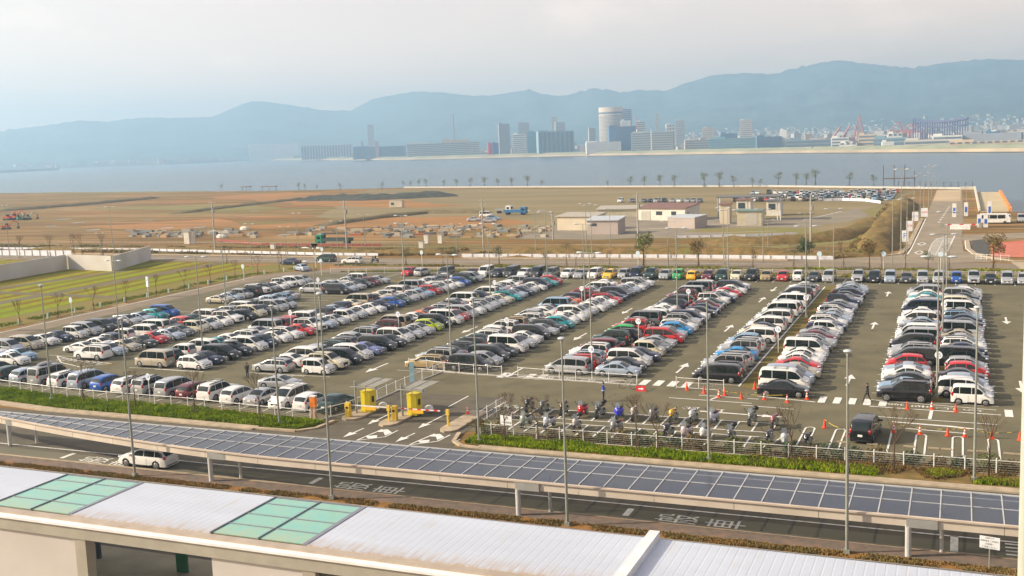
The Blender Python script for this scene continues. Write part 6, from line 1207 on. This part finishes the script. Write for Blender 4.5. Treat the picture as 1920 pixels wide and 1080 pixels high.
# city
def hz_pt(px, extra):
    p = G(px, wly(px), -3); v = Vector(p.xy); return v+v.normalized()*extra, (v.length+extra)
wdark = mat('window_glass_far', (.15, .19, .23), .3, col2=(.12, .16, .20)); 
BC = {}
def bmat(c):
    if c not in BC: BC[c] = mat('facade_%d' % len(BC), c, .8, col2=tuple(q*.88 for q in c), scale=.05)
    return BC[c]
def building(x0, x1, yt, extra, col, label, wn='band', depth=None, ang=.25, cat='building', name='building', roof=None, group='buildings on the far shore'):
    xm = (x0+x1)/2; p, D = hz_pt(xm, extra); sc_ = D/FPX; W_ = (x1-x0)*sc_/(math.cos(ang)+.25*abs(math.sin(ang))); dp = depth or max(10, min(50, W_*.6))
    H_ = HT(p.x, p.y, yt); rz = math.atan2(p.y, p.x)-math.pi/2+ang
    t = thing(name, label, cat, (p.x, p.y, 1), rz, group)
    g = MB(); g.box(-W_/2, W_/2, 0, dp, 0, H_-1); g.box(-W_/2+1, -W_/2+1+W_*.3, dp*.3, dp*.7, H_-1, H_+1.5); g.build('wall', bmat(col), t)
    if wn == 'band':
        n = max(2, int(H_/4.)); g = MB()
        for k in range(1, n): z = k*H_/n; g.box(-W_/2+1, W_/2-1, -.25, .02, z, z+H_/n*.42); g.box(W_/2-.02, W_/2+.25, 1, dp-1, z, z+H_/n*.42)
        g.build('window_band', wdark, t)
    elif wn == 'grid':
        nx, nz = max(3, int(W_/7)), max(2, int(H_/6)); g = MB()
        for a in range(nx):
            for k in range(nz): X = -W_/2+(a+.2)*W_/nx; z = (k+.35)*H_/nz; g.box(X, X+W_/nx*.6, -.3, .02, z, z+H_/nz*.45)
        g.build('window_grid', wdark, t)
    elif wn == 'pier':
        nx = max(5, int(W_/9)); g = MB()
        for a in range(nx): X = -W_/2+(a+.15)*W_/nx; g.box(X, X+W_/nx*.55, -1.2, .02, 0, H_-3)
        g.build('bay', wdark, t)
    if roof: g = MB(); g.box(-W_/2-1, W_/2+1, -1, dp+1, H_-1, H_+.6); g.build('roof', bmat(roof), t)
    return t
whi = (.80, .78, .73); grb = (.30, .34, .38); blu = (.12, .24, .38); pal = (.60, .56, .50); pnk = (.52, .36, .34); tan = (.58, .46, .32); dgr = (.17, .19, .22)
BL = [
 (437, 475, 272, 60, whi, 'white warehouse, leftmost on the far quay', 'band'), (470, 560, 270, 90, whi, 'long pale warehouse right of the leftmost white one', None), (567, 660, 272, 110, pal, 'pale low warehouse left of the two red roofed turrets', 'pier'),
 (678, 682, 265, 60, pnk, 'small red roofed turret, left of the pair', None), (705, 711, 265, 60, pnk, 'small red roofed turret, right of the pair', None), (692, 704, 234, 900, pal, 'slim pale tower rising behind the warehouses', 'band'),
 (663, 760, 275, 90, blu, 'long low blue shed below the pale slim tower', 'pier'), (765, 900, 268, 160, pal, 'long pale shed with a red roof strip', 'band'), (830, 880, 262, 260, tan, 'tan hall behind the long pale shed', None),
 (916, 925, 268, 40, (.62, .05, .05), 'bright red cube building on the quay', None), (925, 936, 268, 40, (.05, .12, .35), 'deep blue cube building beside the red one', None), (937, 958, 232, 300, (.38, .34, .35), 'grey brown tower block behind the red cube', 'band'),
 (962, 988, 252, 120, whi, 'white office block left of the blue grey slab', 'band'), (990, 1022, 247, 220, (.10, .32, .46), 'bright blue block partly behind the blue grey slab', 'band'), (1010, 1078, 246, 70, (.24, .36, .43), 'big blue grey slab building with vertical piers on the quay', 'pier'),
 (974, 994, 230, 700, (.45, .40, .38), 'hazy brown block behind the white office block', 'band'), (1036, 1046, 218, 900, pal, 'pale slender tower with a lit top, left of the hotel', 'band'), (1043, 1062, 229, 800, (.50, .48, .46), 'grey tower just right of the pale slender tower', 'band'),
 (1105, 1118, 240, 400, pal, 'pale annex left of the oval hotel', 'band'), (1143, 1194, 237, 160, (.10, .19, .33), 'dark blue office block with white frame before the hotel', 'grid'), (1166, 1184, 226, 220, whi, 'white stair block on top right of the dark blue offices', None),
 (1164, 1186, 204, 420, (.35, .46, .55), 'tall glass slab right of the oval hotel', 'band'), (1195, 1212, 228, 350, whi, 'white gabled block right of the dark blue offices', 'band'), (1229, 1236, 213, 900, pal, 'slim pale tower right of the flagpole', 'band'),
 (1184, 1262, 248, 90, (.46, .46, .42), 'wide grey concrete museum block on the quay', 'band'), (1250, 1266, 234, 500, whi, 'white framed glass block behind the museum', 'grid'), (1268, 1284, 225, 700, (.50, .50, .50), 'grey twin tower right of the museum', 'band'),
 (1100, 1165, 266, 50, whi, 'flat white canopy roof building before the hotel', None), (1285, 1340, 262, 300, pal, 'pale low halls right of the museum', 'band'), (1318, 1340, 240, 900, tan, 'tan apartment row far behind the low halls', 'band'),
 (1352, 1382, 250, 260, blu, 'blue block with a white end wall', 'band'), (1388, 1410, 225, 800, (.68, .58, .50), 'pinkish tower block left of the harbour halls', 'band'), (1330, 1420, 259, 200, (.16, .32, .40), 'wide teal roofed hall', 'band'), (1420, 1465, 256, 200, (.12, .22, .36), 'blue hall below the twin slanted cranes', 'band'),
 (1462, 1475, 244, 250, whi, 'white silo block left of the cranes', None), (1475, 1560, 262, 120, (.22, .30, .36), 'long grey blue shed beneath the red cranes', 'band'), (1560, 1590, 258, 100, whi, 'white warehouse left of the painted lattice tower', 'band'),
 (1610, 1640, 252, 160, tan, 'tan office right of the painted lattice tower', 'band'), (1640, 1700, 258, 110, (.20, .32, .38), 'teal warehouse between two white gables', 'band'), (1666, 1690, 250, 180, whi, 'white office block above the teal warehouse', 'grid'),
 (1700, 1770, 262, 90, pal, 'long pale warehouse beneath the red gantry cranes', 'band'), (1752, 1800, 254, 160, whi, 'white long office left of the dark harbour shed', 'band'), (1790, 1920, 265, 70, tan, 'tan terminal building with small dark windows on the right quay', 'grid'),
 (1812, 1905, 250, 220, (.30, .33, .38), 'large grey shed with a dark roof behind the tan terminal', None), (1850, 1872, 246, 300, blu, 'blue tank building behind the large grey shed', None), (1575, 1605, 268, 50, whi, 'small white gate building on the quay', 'grid'), (1655, 1675, 266, 60, whi, 'white gable shed on the quay', None),
]
for b_ in BL: building(*b_[:6], b_[6], ang=R.uniform(-.16, .16))
# oval hotel
p, D = hz_pt(1147, 330); rr = (1166-1121)/2*D/FPX; Hh = HT(p.x, p.y, 202); t = thing('hotel_tower', 'tall pale oval hotel tower with a dark band near its top', 'hotel', (p.x, p.y, 1), 0, 'buildings on the far shore')
def oval(g, z0, z1, s, m=0, n=28): g.prism([(rr*s*math.cos(2*math.pi*k/n), rr*.7*s*math.sin(2*math.pi*k/n)) for k in range(n)], z0, z1, m)
g = MB(); oval(g, 0, Hh, 1); g.build('wall', bmat((.66, .56, .46)), t)
g = MB()
for k in range(26): z = 6+k*(Hh-22)/26; oval(g, z, z+1.3, 1.012)
oval(g, Hh-14, Hh-10, 1.02); g.build('window_band', wdark, t)
# hillside suburbs: countless little houses
g = MB(); cs = [bmat(c) for c in ((.50, .49, .46), (.42, .40, .37), (.40, .33, .25), (.36, .34, .32), (.27, .30, .33), (.38, .30, .27))]
for i in range(2600):
    px = R.uniform(-60, 1980); ex = R.uniform(350, 2700) if px > 430 else R.uniform(60, 500)
    if px < 430: p_ = G(px, lerp([(0, 320), (160, 314), (300, 309), (436, 303)], px), -3); v_ = Vector(p_.xy); D = v_.length+ex; p = v_+v_.normalized()*ex
    else: p, D = hz_pt(px, ex)
    ex2 = D; W_ = R.uniform(10, 24)*(D/2600 if D > 1300 else .6); H_ = min(R.choice([7, 8, 9, 11, 14, 24 if R.random() < .3 else 10]), D/110); q = Matrix.Translation((p.x, p.y, 1)) @ Matrix.Rotation(math.atan2(p.y, p.x)-math.pi/2+R.uniform(-.5, .5), 4, 'Z')
    g.box(-W_/2, W_/2, 0, R.uniform(12, 25), 0, H_, R.randrange(6), q)
tag(g.build('town_houses', cs), 'pale low town of countless small houses behind the far quay', 'town', kind='stuff')
g = MB()
for i in range(1500):
    px = R.uniform(1180, 2000); D = mdist(px)-2900+R.uniform(-200, 850)*(.5+.5*R.random()); d = ray(px, 250); v_ = Vector((d.x, d.y)).normalized()*D; t_ = max(0, (D-(mdist(px)-2900)))/2900
    el = ray(px, lerp(RDG, px)); el = el.z/Vector((el.x, el.y)).length; H0 = (CH+mdist(px)*el)*(t_**1.35)*.9
    W_ = R.uniform(8, 17); q = Matrix.Translation((v_.x, v_.y, H0-2)) @ Matrix.Rotation(R.uniform(0, 3), 4, 'Z'); g.box(-W_/2, W_/2, -6, 6, 0, R.uniform(8, 15), R.randrange(6), q)
tag(g.build('hillside_houses', cs), 'pale specks of houses climbing the foot of the right mountain', 'houses', kind='stuff')
# harbour things
def lattice(px, yt, extra, wd, label, nm, cat, m):
    p, D = hz_pt(px, extra); H_ = HT(p.x, p.y, yt); t = thing(nm, label, cat, (p.x, p.y, 1), 0, 'tall structures of the far harbour'); g = MB()
    for sx in (-1, 1):
        for sy in (-1, 1): g.tube((sx*wd/2, sy*wd/2, 0), (sx*.8, sy*.8, H_), .9, .5, 5)
    for k in range(6):
        z0, z1 = H_*k/6, H_*(k+1)/6; w0, w1 = wd/2*(1-k/6)+.8*k/6, wd/2*(1-(k+1)/6)+.8*(k+1)/6
        g.tube((-w0, -w0, z0), (w1, -w1, z1), .6, .6, 4); g.tube((w0, -w0, z0), (-w1, -w1, z1), .6, .6, 4); g.box(-w1-.6, w1+.6, -w1-.5, w1+.5, z1-.8, z1+.3)
    g.build('lattice', m, t); return t
redm = mat('aviation_red', (.42, .16, .17), .6)
lattice(1611, 217, 500, 22, 'red and white lattice tower behind the right quay', 'lattice_tower', 'tower', redm)
p, D = hz_pt(853, 400); g = MB(); g.tube((p.x, p.y, 0), (p.x, p.y, HT(p.x, p.y, 213)), 2.6, 1.6); tag(g.build('chimney', mat('chimney_grey', (.35, .25, .22), .8)), 'single slim chimney left of the grey brown tower block', 'chimney')
p, D = hz_pt(1222, 60); H_ = HT(p.x, p.y, 213); g = MB(); g.tube((p.x, p.y, 0), (p.x, p.y, H_*.62), 1.1, .9); tag(g.build('mast', whi and white), 'white mast on the quay before the museum block', 'mast'); g = MB(); g.tube((p.x, p.y, H_*.62), (p.x, p.y, H_), 1.1, .5); o = g.build('mast_top', redm); o.parent = bpy.data.objects['mast']
def gantry(px, yt, extra, label, lean=0):
    p, D = hz_pt(px, extra); H_ = HT(p.x, p.y, yt); t = thing('harbour_crane', label, 'crane', (p.x, p.y, 1), 0, 'tall structures of the far harbour')
    g = MB(); W_ = 17
    if lean:
        g.tube((0, 0, 0), (lean, 0, H_), 2.2, 1.3, 5); g.box(-8, 8, -6, 6, 0, 12)
    else:
        for x in (-W_/2, W_/2):
            for y in (-8, 8): g.tube((x, y, 0), (x, y, H_*.6), 1.6, 1.4, 5)
        g.box(-W_/2-10, W_/2+5, -2, 2, H_*.56, H_*.63); g.tube((0, 0, H_*.6), (-6, 0, H_), 1.4, 1., 5); g.tube((-6, 0, H_), (-W_/2-9, 0, H_*.63), .8, .8, 4); g.tube((-6, 0, H_), (W_/2+4, 0, H_*.63), .8, .8, 4)
    g.build('frame', redm, t)
gantry(1692, 229, 420, 'red gantry crane left of the sagging cable frame'); gantry(1716, 232, 420, 'red gantry crane standing inside the left end of the cable frame'); gantry(1549, 240, 300, 'slanted dark jib, left of the pair', 22); gantry(1568, 239, 300, 'slanted dark jib, right of the pair', 20)
# big dark frame with a sagging top
a, DA = hz_pt(1712, 330); b2, DB = hz_pt(1814, 330); t = thing('cable_frame', 'long dark lattice frame with a sagging top behind the right quay', 'frame', (0, 0, 0)); g = MB(); n = 22; tops = []
for k in range(n+1):
    q = a+(b2-a)*k/n; u = k/n; yt = 223+8*(1-(2*u-1)**2)*(1.05-.6*u)-1*u; z = HT(q.x, q.y, yt); tops.append((q.x, q.y, z)); g.tube((q.x, q.y, 0), (q.x, q.y, z), 1.0, 1.0, 4)
g.build('post', mat('frame_navy', (.09, .10, .22), .7), t); g = MB(); g.path(tops, 1.8, 5); g.path([(x, y, z-7) for x, y, z in tops], 1.1, 5); g.build('top_chord', MATS['frame_navy'], t)
# the air
g = MB(); g.box(-7150, 5200, -700, 7450, -15.5, 440)
hm = bpy.data.materials.new('haze'); hm.use_nodes = True; tt = hm.node_tree; tt.nodes.clear()
pv = tt.nodes.new('ShaderNodeVolumePrincipled'); pv.inputs['Density'].default_value = 2.9e-4; pv.inputs['Color'].default_value = (.46, .68, .89, 1); pv.inputs['Anisotropy'].default_value = .465
oo = tt.nodes.new('ShaderNodeOutputMaterial'); tt.links.new(pv.outputs[0], oo.inputs['Volume'])
tag(g.build('haze', hm), 'pale haze over the bay', 'haze', kind='stuff')
